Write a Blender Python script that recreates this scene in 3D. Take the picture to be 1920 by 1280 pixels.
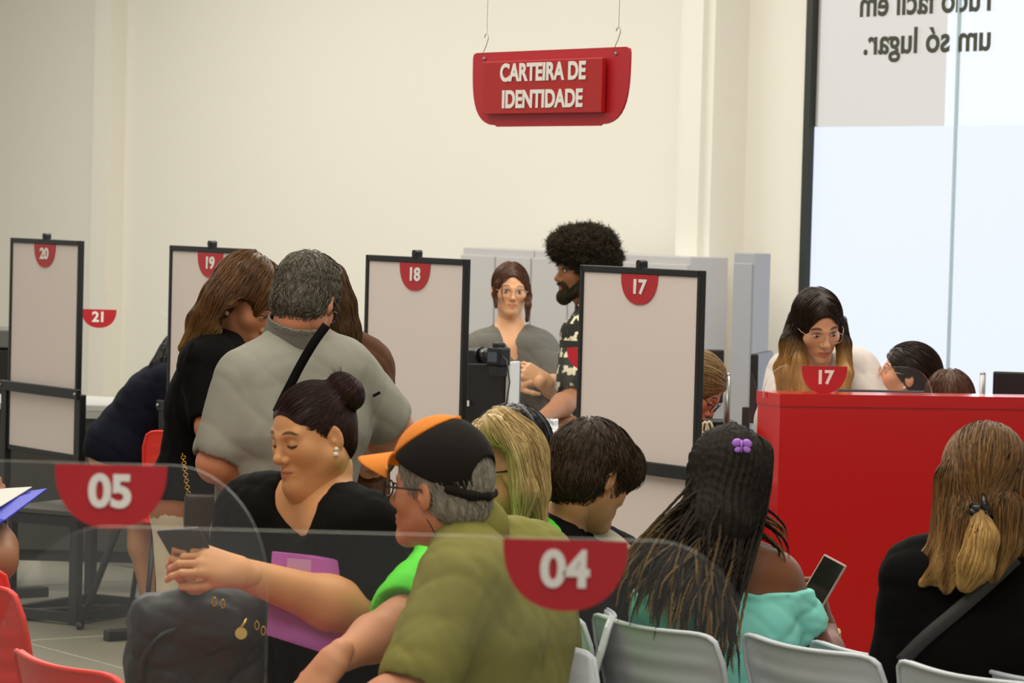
import bpy, bmesh, math, random
import numpy as np
from mathutils import Vector, Matrix
random.seed(7); RNG = np.random.default_rng(11)
for o in list(bpy.data.objects): bpy.data.objects.remove(o)
SC = bpy.context.scene; COL = SC.collection
D2R = math.pi/180
# ------------------------------------------------------------------ camera
F_PX = 6000.0; EYE = 1.75
cam_d = bpy.data.cameras.new('camera'); cam = bpy.data.objects.new('camera', cam_d); COL.objects.link(cam)
cam_d.sensor_width = 36; cam_d.lens = F_PX/1920*36; cam_d.clip_end = 200
CM = Matrix.Translation((0, 0, EYE)) @ Matrix.Rotation((90-2.34)*D2R, 4, 'X') @ Matrix.Rotation(1.5*D2R, 4, 'Z')
cam.matrix_world = CM; SC.camera = cam
cam_d.dof.use_dof = True; cam_d.dof.focus_distance = 8.8; cam_d.dof.aperture_fstop = 10
# ------------------------------------------------------------------ world, light, exposure
SC.view_settings.view_transform = 'Standard'; SC.view_settings.look = 'None'
SC.view_settings.gamma = 1; SC.view_settings.use_curve_mapping = False
SC.view_settings.exposure = 0.0
w = bpy.data.worlds.new('world'); SC.world = w; w.use_nodes = True
w.node_tree.nodes['Background'].inputs[0].default_value = (1.0, 0.965, 0.89, 1)
w.node_tree.nodes['Background'].inputs[1].default_value = 0.64
def area(name, loc, rot, sx, sy, power, col=(1, .97, .92)):
    l = bpy.data.lights.new(name, 'AREA'); l.shape = 'RECTANGLE'; l.size = sx; l.size_y = sy; l.energy = power; l.color = col
    o = bpy.data.objects.new(name, l); COL.objects.link(o); o.location = loc; o.rotation_euler = rot; return o
area('fill_light_foreground', (0, 3.2, 4.3), (0, 0, 0), 5, 2.0, 110, (1, .95, .86))  # added fill lamp, brightens the foreground badges and seated people
area('ceiling_light_front', (-.3, 7.0, 4.3), (0, 0, 0), 5, 3.0, 165, (1, .94, .83))
area('ceiling_light_middle', (0, 11.5, 4.3), (0, 0, 0), 7, 2.5, 195, (1, .95, .85))
area('ceiling_light_back', (-1.2, 15.0, 4.3), (0, 0, -54*D2R), 9, 1.6, 190, (1, .975, .92))
area('fill_light_left_wall', (-5.0, 17.5, 4.3), (0, 0, -54*D2R), 6, 1.6, 200, (1, .97, .89))  # extra lamp added to lift the dark left stretch of the back wall
area('daylight_window', (2.6, 13.2, 2.2), (90*D2R, 0, (-54+180)*D2R), 2.6, 3.4, 26, (.86, .93, 1))
# ------------------------------------------------------------------ placing helpers
def at(px, py, d):
    return CM @ Vector(((px-960)/F_PX*d, -(py-640)/F_PX*d, -d))
UU = Vector((-.589, .808, 0)).normalized(); NN = Vector((.808, .589, 0)).normalized()   # along the booths / towards the back wall
ANG = math.atan2(-.808, .589)
def on_plane(px, py, p0, n):
    o = CM.translation; r = at(px, py, 1) - o
    return o + r*((p0-o).dot(n)/r.dot(n))
def srgb(r, g, b):
    return tuple((c/255/12.92 if c/255 <= .04045 else ((c/255+.055)/1.055)**2.4) for c in (r, g, b))+(1,)
# ------------------------------------------------------------------ node helper and materials
class NB:
    def __init__(s, m): s.m = m; m.use_nodes = True; s.t = m.node_tree; s.b = s.t.nodes['Principled BSDF']
    def n(s, typ, **kw):
        x = s.t.nodes.new(typ)
        for k, v in kw.items(): setattr(x, k, v)
        return x
    def put(s, sock, v):
        if isinstance(v, (int, float)): sock.default_value = v
        elif isinstance(v, (tuple, list)): sock.default_value = v
        else: s.t.links.new(v, sock)
    def f(s, op, a, b=None, c=None):
        x = s.n('ShaderNodeMath', operation=op); s.put(x.inputs[0], a)
        if b is not None: s.put(x.inputs[1], b)
        if c is not None: s.put(x.inputs[2], c)
        return x.outputs[0]
    def mix(s, fac, a, b):
        x = s.n('ShaderNodeMix', data_type='RGBA'); s.put(x.inputs[0], fac); s.put(x.inputs[6], a); s.put(x.inputs[7], b); return x.outputs[2]
    def noise(s, scale, detail=3, vec=None, rough=.5):
        x = s.n('ShaderNodeTexNoise'); x.inputs['Scale'].default_value = scale; x.inputs['Detail'].default_value = detail; x.inputs['Roughness'].default_value = rough
        if vec is not None: s.t.links.new(vec, x.inputs['Vector'])
        return x.outputs[0]
    def co(s): return s.n('ShaderNodeTexCoord').outputs['Object']
    def bump(s, h, strength=.2, dist=.01):
        x = s.n('ShaderNodeBump'); x.inputs['Strength'].default_value = strength; x.inputs['Distance'].default_value = dist
        s.t.links.new(h, x.inputs['Height']); s.t.links.new(x.outputs[0], s.b.inputs['Normal'])
    def clamp(s, a): return s.f('MINIMUM', s.f('MAXIMUM', a, 0.0), 1.0)
MATS = {}
def mat(name, col, rough=.6, metal=0, spec=.5, var=.06, vs=6, bump=0, bs=200, coat=0):
    if name in MATS: return MATS[name]
    m = bpy.data.materials.new(name); q = NB(m); c = srgb(*col)
    n = q.noise(vs, 3, q.co())
    lo = tuple(x*(1-var) for x in c[:3])+(1,); hi = tuple(min(1, x*(1+var)) for x in c[:3])+(1,)
    q.put(q.b.inputs['Base Color'], q.mix(n, lo, hi))
    q.b.inputs['Roughness'].default_value = rough; q.b.inputs['Metallic'].default_value = metal
    q.b.inputs['Specular IOR Level'].default_value = spec; q.b.inputs['Coat Weight'].default_value = coat; q.b.inputs['Coat Roughness'].default_value = .08
    if bump: q.bump(q.noise(bs, 2, q.co()), bump, .002)
    MATS[name] = m; return m
def emat(name, col, strength, var=.02):
    if name in MATS: return MATS[name]
    m = bpy.data.materials.new(name); q = NB(m); c = srgb(*col)
    q.put(q.b.inputs['Base Color'], (.02, .02, .02, 1))
    n = q.noise(.6, 2, q.co())
    q.put(q.b.inputs['Emission Color'], q.mix(n, tuple(x*(1-var) for x in c[:3])+(1,), tuple(x*(1+var) for x in c[:3])+(1,)))
    q.b.inputs['Emission Strength'].default_value = strength; q.b.inputs['Roughness'].default_value = .4
    MATS[name] = m; return m
def clear(name, haze, tint=(1, 1, 1), gloss=1.0, hazecol=(.85, .85, .82)):
    if name in MATS: return MATS[name]
    m = bpy.data.materials.new(name); q = NB(m); t = q.t; t.nodes.remove(q.b)
    out = [n for n in t.nodes if n.type == 'OUTPUT_MATERIAL'][0]
    tr = q.n('ShaderNodeBsdfTransparent'); tr.inputs[0].default_value = tint+(1,)
    df = q.n('ShaderNodeBsdfDiffuse'); df.inputs[0].default_value = hazecol+(1,)
    gl = q.n('ShaderNodeBsdfGlossy'); gl.inputs['Roughness'].default_value = .03
    fr = q.n('ShaderNodeFresnel'); fr.inputs[0].default_value = 1.4
    ns = q.noise(3, 2, q.co())
    m1 = q.n('ShaderNodeMixShader'); q.put(m1.inputs[0], q.f('MULTIPLY', q.f('MULTIPLY_ADD', ns, .6, .7), haze))
    t.links.new(tr.outputs[0], m1.inputs[1]); t.links.new(df.outputs[0], m1.inputs[2])
    m2 = q.n('ShaderNodeMixShader'); q.put(m2.inputs[0], q.f('MULTIPLY', fr.outputs[0], gloss))
    t.links.new(m1.outputs[0], m2.inputs[1]); t.links.new(gl.outputs[0], m2.inputs[2]); t.links.new(m2.outputs[0], out.inputs[0])
    MATS[name] = m; return m
# ------------------------------------------------------------------ object helpers
def tag(o, label=None, cat=None, group=None, kind=None):
    if label: o['label'] = label
    if cat: o['category'] = cat
    if group: o['group'] = group
    if kind: o['kind'] = kind
    return o
def empty(name, loc, rz=0, label=None, cat=None, group=None):
    o = bpy.data.objects.new(name, None); COL.objects.link(o); o.location = loc; o.rotation_euler = (0, 0, rz); o.empty_display_size = .1
    return tag(o, label, cat, group)
def link(name, me, m, parent=None, smooth=False, world=False):
    o = bpy.data.objects.new(name, me); COL.objects.link(o)
    for x in (m if isinstance(m, (list, tuple)) else [m]): me.materials.append(x)
    if smooth: me.polygons.foreach_set('use_smooth', [True]*len(me.polygons))
    if parent is not None:
        o.parent = parent
        if world:
            pm = Matrix.Translation(parent.location) @ parent.rotation_euler.to_matrix().to_4x4(); o.matrix_parent_inverse = pm.inverted()
    return o
class MB:
    """collects shapes into one mesh"""
    def __init__(s): s.bm = bmesh.new()
    def box(s, c, d, rot=None, bev=0, mi=0):
        r = bmesh.ops.create_cube(s.bm, size=1); vs = r['verts']
        M = Matrix.Translation(c) @ (rot.to_4x4() if rot else Matrix.Identity(4)) @ Matrix.Diagonal((d[0], d[1], d[2], 1))
        bmesh.ops.transform(s.bm, matrix=M, verts=vs)
        fs = {f for v in vs for f in v.link_faces}
        for f in fs: f.material_index = mi
        if bev:
            es = {e for v in vs for e in v.link_edges}
            rr = bmesh.ops.bevel(s.bm, geom=list(es), offset=bev, segments=2, affect='EDGES', profile=.5)
            for f in rr['faces']: f.material_index = mi
        return s
    def tube(s, pts, r, n=8, closed=False, mi=0):
        pts = [Vector(p) for p in pts]; rs = r if isinstance(r, (list, tuple)) else [r]*len(pts)
        rings = []; N = len(pts); up = None
        for i, p in enumerate(pts):
            a = pts[(i-1) % N] if closed else pts[max(i-1, 0)]; b = pts[(i+1) % N] if closed else pts[min(i+1, N-1)]
            t = (b-a).normalized()
            if up is None: up = t.orthogonal().normalized()
            up = (up - t*up.dot(t)); up = up.normalized() if up.length > 1e-6 else t.orthogonal().normalized()
            v = t.cross(up)
            rings.append([s.bm.verts.new(p + (up*math.cos(2*math.pi*k/n)+v*math.sin(2*math.pi*k/n))*rs[i]) for k in range(n)])
        for i in range(N if closed else N-1):
            A = rings[i]; B = rings[(i+1) % N]
            for k in range(n):
                f = s.bm.faces.new((A[k], A[(k+1) % n], B[(k+1) % n], B[k])); f.smooth = True; f.material_index = mi
        if not closed:
            s.bm.faces.new(rings[0][::-1]).material_index = mi; s.bm.faces.new(rings[-1]).material_index = mi
        return s
    def ball(s, c, r, mi=0, seg=12, sc=(1, 1, 1), rot=None):
        M = Matrix.Translation(c) @ (rot.to_4x4() if rot else Matrix.Identity(4)) @ Matrix.Diagonal((r*sc[0], r*sc[1], r*sc[2], 1))
        rr = bmesh.ops.create_uvsphere(s.bm, u_segments=seg, v_segments=max(6, seg//2+2), radius=1, matrix=M)
        for f in {f for v in rr['verts'] for f in v.link_faces}: f.smooth = True; f.material_index = mi
        return s
    def cyl(s, a, b, r, n=16, mi=0): return s.tube([a, b], r, n, mi=mi)
    def prism(s, outline, y0, y1, mi=0, side=None):
        """outline of (x, z) extruded from y0 to y1"""
        A = [s.bm.verts.new((x, y0, z)) for x, z in outline]; B = [s.bm.verts.new((x, y1, z)) for x, z in outline]
        s.bm.faces.new(A).material_index = mi; s.bm.faces.new(B[::-1]).material_index = mi
        n = len(A)
        for i in range(n): s.bm.faces.new((A[(i+1) % n], A[i], B[i], B[(i+1) % n])).material_index = mi if side is None else side
        return s
    def grid(s, fn, nu, nv, thick=0, mi=0):
        P = [[Vector(fn(i/nu, j/nv)) for j in range(nv+1)] for i in range(nu+1)]
        V = [[s.bm.verts.new(p) for p in row] for row in P]
        for i in range(nu):
            for j in range(nv):
                f = s.bm.faces.new((V[i][j], V[i+1][j], V[i+1][j+1], V[i][j+1])); f.smooth = True; f.material_index = mi
        if thick:
            W = []
            for i in range(nu+1):
                row = []
                for j in range(nv+1):
                    du = P[min(i+1, nu)][j]-P[max(i-1, 0)][j]; dv = P[i][min(j+1, nv)]-P[i][max(j-1, 0)]
                    nrm = du.cross(dv); nrm = nrm.normalized() if nrm.length > 1e-9 else Vector((0, 0, 1))
                    row.append(s.bm.verts.new(P[i][j]-nrm*thick))
                W.append(row)
            for i in range(nu):
                for j in range(nv):
                    f = s.bm.faces.new((W[i][j+1], W[i+1][j+1], W[i+1][j], W[i][j])); f.smooth = True; f.material_index = mi
            for i in range(nu):
                s.bm.faces.new((V[i+1][0], V[i][0], W[i][0], W[i+1][0])).material_index = mi
                s.bm.faces.new((V[i][nv], V[i+1][nv], W[i+1][nv], W[i][nv])).material_index = mi
            for j in range(nv):
                s.bm.faces.new((V[0][j], V[0][j+1], W[0][j+1], W[0][j])).material_index = mi
                s.bm.faces.new((V[nu][j+1], V[nu][j], W[nu][j], W[nu][j+1])).material_index = mi
        return s
    def build(s, name, m, parent=None, world=False):
        bmesh.ops.recalc_face_normals(s.bm, faces=s.bm.faces[:])
        me = bpy.data.meshes.new(name); s.bm.to_mesh(me); s.bm.free(); return link(name, me, m, parent, world=world)
def text(name, body, size, m, parent=None, loc=(0, 0, 0), rot=(90*D2R, 0, 0), offset=0.0, sx=1.0, extrude=.0008, space=1.0, align='CENTER', line=1.0):
    c = bpy.data.curves.new(name, 'FONT'); c.body = body; c.size = size; c.align_x = align; c.align_y = 'CENTER'; c.extrude = extrude
    c.offset = offset; c.space_character = space; c.space_line = line
    t = bpy.data.objects.new(name, c); COL.objects.link(t)
    dg = bpy.context.evaluated_depsgraph_get(); me = bpy.data.meshes.new_from_object(t.evaluated_get(dg))
    bpy.data.objects.remove(t)
    me.materials.clear(); me.name = name
    o = bpy.data.objects.new(name, me); COL.objects.link(o); me.materials.append(m)
    o.parent = parent; o.location = loc; o.rotation_euler = rot; o.scale = (sx, 1, 1); return o
# ------------------------------------------------------------------ signed distance shapes -> meshes
def npv(v): return np.array(v, dtype=np.float32)
class SDF:
    def __init__(s): s.p = []
    def cone(s, a, b, ra, rb=None, k=.02, op='u', flow=None):
        a = npv(a); b = npv(b); rb = ra if rb is None else rb; m = max(ra, rb)
        s.p.append(dict(t='c', a=a, b=b, ra=ra, rb=rb, k=k, op=op, lo=np.minimum(a, b)-m, hi=np.maximum(a, b)+m, flow=flow)); return s
    def chain(s, pts, rs, k=.02, op='u', flow=None):
        rs = rs if isinstance(rs, (list, tuple)) else [rs]*len(pts)
        for i in range(len(pts)-1): s.cone(pts[i], pts[i+1], rs[i], rs[i+1], k, op, flow)
        return s
    def ell(s, c, r, R=None, k=.02, op='u', flow=None):
        c = npv(c); r = npv(r); R = np.eye(3, dtype=np.float32) if R is None else np.array(R, dtype=np.float32)
        e = np.abs(R) @ r
        s.p.append(dict(t='e', c=c, r=r, R=R, k=k, op=op, lo=c-e, hi=c+e, flow=flow)); return s
    def box(s, c, h, R=None, rad=.0, k=.01, op='u', flow=None):
        c = npv(c); h = npv(h); R = np.eye(3, dtype=np.float32) if R is None else np.array(R, dtype=np.float32)
        e = np.abs(R) @ h
        s.p.append(dict(t='b', c=c, h=h, R=R, rad=rad, k=k, op=op, lo=c-e, hi=c+e, flow=flow)); return s
    def plane(s, p, n, k=.005):
        """keep the side n points away from"""
        n = Vector(n).normalized(); s.p.append(dict(t='p', c=npv(p), n=npv(n), k=k, op='i', flow=None)); return s
    @staticmethod
    def d(p, X, Y, Z):
        if p['t'] == 'c':
            a = p['a']; ba = p['b']-a; L = float(ba@ba)+1e-12
            x = X-a[0]; y = Y-a[1]; z = Z-a[2]
            t = np.clip((x*ba[0]+y*ba[1]+z*ba[2])/L, 0, 1)
            return np.sqrt((x-t*ba[0])**2+(y-t*ba[1])**2+(z-t*ba[2])**2)-(p['ra']+t*(p['rb']-p['ra']))
        if p['t'] == 'p':
            c = p['c']; n = p['n']; return (X-c[0])*n[0]+(Y-c[1])*n[1]+(Z-c[2])*n[2]
        c = p['c']; R = p['R']; x = X-c[0]; y = Y-c[1]; z = Z-c[2]
        q = [R[0, i]*x+R[1, i]*y+R[2, i]*z for i in range(3)]
        if p['t'] == 'e':
            r = p['r']; k0 = np.sqrt((q[0]/r[0])**2+(q[1]/r[1])**2+(q[2]/r[2])**2)+1e-6
            k1 = np.sqrt((q[0]/r[0]**2)**2+(q[1]/r[1]**2)**2+(q[2]/r[2]**2)**2)+1e-6
            return k0*(k0-1)/k1
        h = p['h']-p['rad']; g = [np.abs(q[i])-h[i] for i in range(3)]
        return np.sqrt(sum(np.maximum(v, 0)**2 for v in g))+np.minimum(np.maximum(np.maximum(g[0], g[1]), g[2]), 0)-p['rad']
    @staticmethod
    def comb(F, d, k, op):
        if op == 'u':
            h = np.maximum(k-np.abs(F-d), 0)/k; return np.minimum(F, d)-h*h*k*.25
        if op == 's': d = -d
        h = np.maximum(k-np.abs(F-d), 0)/k; return np.maximum(F, d)+h*h*k*.25
    def ev(s, P):
        X, Y, Z = P[:, 0], P[:, 1], P[:, 2]; F = np.full(len(P), 1.0, dtype=np.float32)
        for p in s.p: F = s.comb(F, s.d(p, X, Y, Z), p['k'], p['op'])
        return F
    def mesh(s, h, disp=None):
        us = [p for p in s.p if p['op'] == 'u']
        lo = np.min([p['lo'] for p in us], 0)-4*h-.012; hi = np.max([p['hi'] for p in us], 0)+4*h+.012
        n = np.ceil((hi-lo)/h).astype(int)+1
        ax = [lo[i]+h*np.arange(n[i], dtype=np.float32) for i in range(3)]
        F = np.full(tuple(n), 1.0, dtype=np.float32)
        for p in s.p:
            if p['t'] == 'p': sl = [slice(0, n[i]) for i in range(3)]
            else:
                m = p['k']+3*h+.01
                i0 = np.clip(np.floor((p['lo']-m-lo)/h).astype(int), 0, n); i1 = np.clip(np.ceil((p['hi']+m-lo)/h).astype(int)+1, 0, n)
                sl = [slice(i0[i], i1[i]) for i in range(3)]
                if any(i1 <= i0): continue
            X = ax[0][sl[0], None, None]; Y = ax[1][None, sl[1], None]; Z = ax[2][None, None, sl[2]]
            F[tuple(sl)] = s.comb(F[tuple(sl)], s.d(p, X, Y, Z), p['k'], p['op'])
        if disp is not None:
            I = np.nonzero(np.abs(F) < .03); P = np.stack([ax[i][I[i]] for i in range(3)], 1); F[I] += disp(P).astype(np.float32)
        F[0] = F[-1] = 1; F[:, 0] = F[:, -1] = 1; F[:, :, 0] = F[:, :, -1] = 1
        return nets(F, lo, h)
def nets(F, lo, h):
    S = F < 0; a, b, c = S.shape
    cn = np.zeros((a-1, b-1, c-1), dtype=np.uint8)
    for i in (0, 1):
        for j in (0, 1):
            for k in (0, 1): cn += S[i:a-1+i, j:b-1+j, k:c-1+k]
    mask = (cn > 0) & (cn < 8); idx = np.full(mask.shape, -1, dtype=np.int64); cells = np.argwhere(mask); idx[mask] = np.arange(len(cells))
    pos = np.zeros((len(cells), 3)); cnt = np.zeros(len(cells))
    cor = [(i, j, k) for i in (0, 1) for j in (0, 1) for k in (0, 1)]
    val = {q: F[cells[:, 0]+q[0], cells[:, 1]+q[1], cells[:, 2]+q[2]] for q in cor}
    for q in cor:
        for axx in range(3):
            if q[axx] == 0:
                r = list(q); r[axx] = 1; r = tuple(r); va, vb = val[q], val[r]; m = (va < 0) != (vb < 0)
                t = np.where(m, va/np.where(m, va-vb, 1), 0)
                for z in range(3): pos[:, z] += np.where(m, q[z]+(t if z == axx else 0), 0)
                cnt += m
    V = lo+h*(cells+pos/cnt[:, None]); Q = []
    for axx in range(3):
        u, v = [(1, 2), (2, 0), (0, 1)][axx]
        sl0 = [slice(None)]*3; sl1 = [slice(None)]*3; sl0[axx] = slice(0, -1); sl1[axx] = slice(1, None)
        E = S[tuple(sl0)] != S[tuple(sl1)]; e = np.argwhere(E)
        e = e[(e[:, u] > 0) & (e[:, v] > 0) & (e[:, u] < S.shape[u]-1) & (e[:, v] < S.shape[v]-1)]
        fl = S[e[:, 0], e[:, 1], e[:, 2]]
        def cid(du, dv):
            g = e.copy(); g[:, u] -= du; g[:, v] -= dv; return idx[g[:, 0], g[:, 1], g[:, 2]]
        q = np.stack([cid(1, 1), cid(0, 1), cid(0, 0), cid(1, 0)], 1)
        q[~fl] = q[~fl][:, ::-1]; Q.append(q)
    return V, np.concatenate(Q)
def np_mesh(name, V, Q, smooth=True, attrs=None):
    me = bpy.data.meshes.new(name); me.vertices.add(len(V)); me.vertices.foreach_set('co', np.ascontiguousarray(V, dtype=np.float32).ravel())
    me.loops.add(len(Q)*4); me.loops.foreach_set('vertex_index', np.ascontiguousarray(Q, dtype=np.int32).ravel())
    me.polygons.add(len(Q)); me.polygons.foreach_set('loop_start', np.arange(0, len(Q)*4, 4, dtype=np.int32)); me.polygons.foreach_set('loop_total', np.full(len(Q), 4, dtype=np.int32))
    me.update(calc_edges=True); me.validate()
    me.polygons.foreach_set('use_smooth', np.full(len(me.polygons), smooth))
    for k, v in (attrs or {}).items():
        v = np.ascontiguousarray(v, dtype=np.float32)
        if v.ndim == 2: at_ = me.attributes.new(k, 'FLOAT_VECTOR', 'POINT'); at_.data.foreach_set('vector', v.ravel())
        else: at_ = me.attributes.new(k, 'FLOAT', 'POINT'); at_.data.foreach_set('value', v)
    return me
def sdf_obj(name, S, h, m, parent=None, disp=None, attrs=None, world=True):
    V, Q = S.mesh(h, disp); return link(name, np_mesh(name, V, Q), m, parent, world=world)
def join(parts):
    V = []; Q = []; n = 0
    for v, q in parts: V.append(v); Q.append(q+n); n += len(v)
    return np.concatenate(V), np.concatenate(Q)
def folds(amp, scale, seed, stretch=(1, 1, 1)):
    scale = scale*1.15
    r = np.random.default_rng(seed); D = r.normal(size=(7, 3))*np.array(stretch); D /= np.linalg.norm(D, axis=1)[:, None]; D *= (r.uniform(.6, 1.8, 7)*scale)[:, None]; ph = r.uniform(0, 6.28, 7)
    def fn(P):
        o = np.zeros(len(P)); w = P.copy()
        for i in range(7):
            q = w@D[i]+ph[i]+.8*np.sin(w@D[(i+3) % 7]*.7)
            o += (1-np.abs(np.sin(q)))**2.6-.25
        return o*amp/2.5
    return fn
def axes(yaw, pitch=0, roll=0):
    """columns: side, forward, up.  yaw 0 faces the camera, 90 faces image right, 180 away; pitch down; roll clockwise"""
    y, p, r = yaw*D2R, pitch*D2R, roll*D2R
    f = Vector((math.sin(y)*math.cos(p), -math.cos(y)*math.cos(p), -math.sin(p))); u = Vector((math.sin(y)*math.sin(p), -math.cos(y)*math.sin(p), math.cos(p)))
    R = Matrix.Rotation(r, 3, 'Y'); f = R@f; u = R@u; s = f.cross(u)
    return Matrix((s, f, u)).transposed()
# ================================================================== SETTING
M_wall = mat('wall_paint', (228, 224, 212), .85, var=.015, vs=.5, bump=.05, bs=60)
M_white = mat('white_board', (232, 218, 212), .6, var=.01, vs=2)
M_black = mat('black_powder_coat', (13, 13, 12), .45, var=.1)
M_steel = mat('brushed_steel', (150, 150, 146), .3, metal=.9, var=.05, vs=30)
M_red = mat('sign_red', (186, 26, 38), .42, var=.03, vs=3)
M_lett = mat('white_letter', (240, 236, 230), .5, var=.01)
M_grey = mat('grey_laminate', (176, 176, 172), .5, var=.02, vs=2)
M_dgrey = mat('dark_grey_panel', (66, 66, 60), .7, var=.04, vs=3)
M_acr = clear('clear_acrylic', .006, gloss=.5)
M_edge = clear('acrylic_edge', .6, gloss=.8, hazecol=(.9, .9, .86))
M_redpl = mat('red_plastic', (238, 52, 42), .42, var=.03, spec=.5)
M_greypl = mat('grey_plastic', (202, 206, 212), .45, var=.03, spec=.5)
M_tape = mat('yellow_tape', (215, 180, 30), .6)

fm = bpy.data.materials.new('grey_floor'); q = NB(fm)
co = q.co(); n1 = q.noise(2.2, 5, co); n2 = q.noise(90, 2, co)
q.put(q.b.inputs['Base Color'], q.mix(q.f('MULTIPLY_ADD', n2, .35, q.f('MULTIPLY', n1, .6)), srgb(112, 109, 94), srgb(138, 135, 119)))
q.b.inputs['Roughness'].default_value = .35
bm = MB(); bm.box((0, 12, -.05), (26, 34, .1)); o = bm.build('floor', fm); tag(o, kind='structure')
# tile joints
jm = MB(); M_joint = mat('floor_joint', (176, 172, 150), .7)
for i in range(-3, 10):
    p = Vector((0, 12, 0)) + NN*(i*1.6-6); a = p-UU*9; b = p+UU*9
    jm.box((a+b)/2+Vector((0, 0, .001)), (18, .006, .002), Matrix.Rotation(ANG, 3, 'Z'))
for i in range(-5, 6):
    p = Vector((0, 12, 0)) + UU*(i*1.6); a = p-NN*8; b = p+NN*8
    jm.box((a+b)/2+Vector((0, 0, .001)), (.006, 16, .002), Matrix.Rotation(ANG, 3, 'Z'))
tag(jm.build('floor_joints', M_joint), kind='structure').name = 'trim_1'
# back wall: plane through W0, runs along UU, normal NN
W0 = Vector((.4, 17, 0))
ROT = Matrix.Rotation(ANG, 3, 'Z')
def wpt(px, py=300): return on_plane(px, py, W0, NN)
def t_of(px, py=300): return (wpt(px, py)-W0).dot(-UU)     # distance to the right along the wall
tw = t_of(1516, 300)
H_C = 4.6
def wallbox(t0, t1, z0, z1, name, m=M_wall, th=.2, off=0):
    c = W0 - UU*((t0+t1)/2) + NN*(th/2+off) + Vector((0, 0, (z0+z1)/2))
    b = MB(); b.box((0, 0, 0), (t1-t0, th, z1-z0)); o = b.build(name, m); o.location = c; o.rotation_euler = (0, 0, ANG); return tag(o, kind='structure')
wallbox(-14, tw, 0, H_C, 'wall_back')
wallbox(tw, tw+6, 3.9, H_C, 'wall_above_window')
wallbox(tw, tw+6, 0, .12, 'wall_below_window')
wallbox(tw+6, tw+7, 0, H_C, 'wall_right')
cb = MB(); cb.box((0, 12, H_C+.05), (26, 34, .1)); tag(cb.build('ceiling', mat('ceiling_paint', (232, 230, 222), .9)), kind='structure')
# pillars on the back wall
def pillar(n, x0, x1, dep):
    a = t_of(x0); b = t_of(x1); o = wallbox(a, b, 0, H_C, 'trim_%d' % n, M_wall, dep, -dep); return o
pillar(2, 203, 232, .12)
pillar(3, 1334, 1398, .22)
pillar(4, 1348, 1384, .25)
# window with backlit vinyl film
win = empty('window_1', W0 - UU*tw - NN*.055, ANG); tag(win, kind='structure')
b = MB(); b.box((.015, .04, 2.0), (.045, .04, 3.8)); b.box((3, .05, .13), (6, .04, .05)); b.box((3, .05, 3.88), (6, .04, .05)); b.box((5.98, .05, 2), (.05, .04, 3.8)); b.build('window_frame', mat('dark_window_frame', (28, 32, 26), .5), win)
def wl(px, py):            # pixel on the wall -> (x, z) in window coordinates
    p = wpt(px, py); return ((p-W0).dot(-UU)-tw, p.z)
x1g, zg = wl(1770, 236)
xs = wl(1789, 400)[0]
b = MB(); b.box((3.0, .06, (.15+zg)/2), (5.94, .01, zg-.15)); b.build('window_pane', emat('daylit_white_film', (232, 240, 254), 1.02), win)
b = MB(); b.box((x1g/2+.03, .06, (zg+3.86)/2), (x1g-.06, .01, 3.86-zg)); b.build('window_film', emat('grey_vinyl_film', (217, 213, 207), 1.0), win)
b = MB(); b.box(((x1g+5.97)/2, .062, (zg+3.86)/2), (5.97-x1g, .01, 3.86-zg)); b.build('window_pane', emat('daylit_clear_film', (242, 248, 255), 1.0), win)
b = MB(); b.box((xs, .05, 2), (.010, .02, 3.7)); b.build('pane_joint', mat('pane_joint_grey', (170, 190, 195), .4), win)
Mtx = mat('vinyl_letter_dark', (52, 54, 36), .6)
# mirrored lettering, as it reads from inside
def mirrored(body, x0, x1, zc, size):
    o = text('lettering', body, size, Mtx, win, (0, .045, zc), (90*D2R, 0, 0), offset=.004)
    me = o.data; xsv = [v.co.x for v in me.vertices]; wd = max(xsv)-min(xsv)
    o.scale = (-(x1-x0)/wd, 1, 1); o.location.x = x0+max(xsv)*(x1-x0)/wd; return o
xa, za = wl(1622, 98); xb, zb = wl(1860, 90)
xc, zc = wl(1615, 31); xd, zd = wl(1872, 18)
sz = (wl(1622, 68)[1]-za)/.56*1.25
mirrored('um só lugar.', xa, xb, za+sz*.24, sz)
mirrored('Tudo fácil em', xc, xd, zc+sz*.30, sz)

# lockers along the back wall
def rowbox(name, px, d, w_, dp, h, m, label, cat, z0=0):
    p = at(px, 640, d); p.z = z0
    return empty(name, p, ANG, label, cat)
Llo = (on_plane(868, 470, W0-NN*.44, NN)-W0).dot(-UU); Lhi = (on_plane(1296, 470, W0-NN*.44, NN)-W0).dot(-UU)
zt = wpt(1100, 463).z-.02
nw = 3; ww = (Lhi-Llo)/nw
lab = ['light grey metal storage cabinet, leftmost of the row behind the woman in scrubs', 'light grey metal storage cabinet behind the man with the afro, middle of the row', 'light grey metal storage cabinet with a handle, right of the row beside the wall pillar']
M_lock = mat('locker_grey', (184, 181, 180), .5, var=.01)
for i in range(nw):
    c = W0 - UU*(Llo+ww*(i+.5)) - NN*.26
    e = empty('storage_cabinet', c, ANG, lab[i], 'cabinet', 'grey cabinets along the back wall')
    b = MB(); b.box((0, -.06, zt/2), (ww-.006, .24, zt), bev=.004); b.build('body', M_lock, e)
    for s in (-1, 1):
        b = MB(); b.box((s*ww/4, -.19, zt/2+.02), (ww/2-.012, .018, zt-.12), bev=.003); dr = b.build('door', M_lock, e)
    b = MB(); b.box((ww*.40, -.21, zt-.16), (.035, .03, .03), bev=.004); b.box((ww*.43, -.21, zt-.22), (.03, .03, .05), bev=.004); (b.build('handle', M_black, dr) if i == nw-1 else None)
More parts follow.
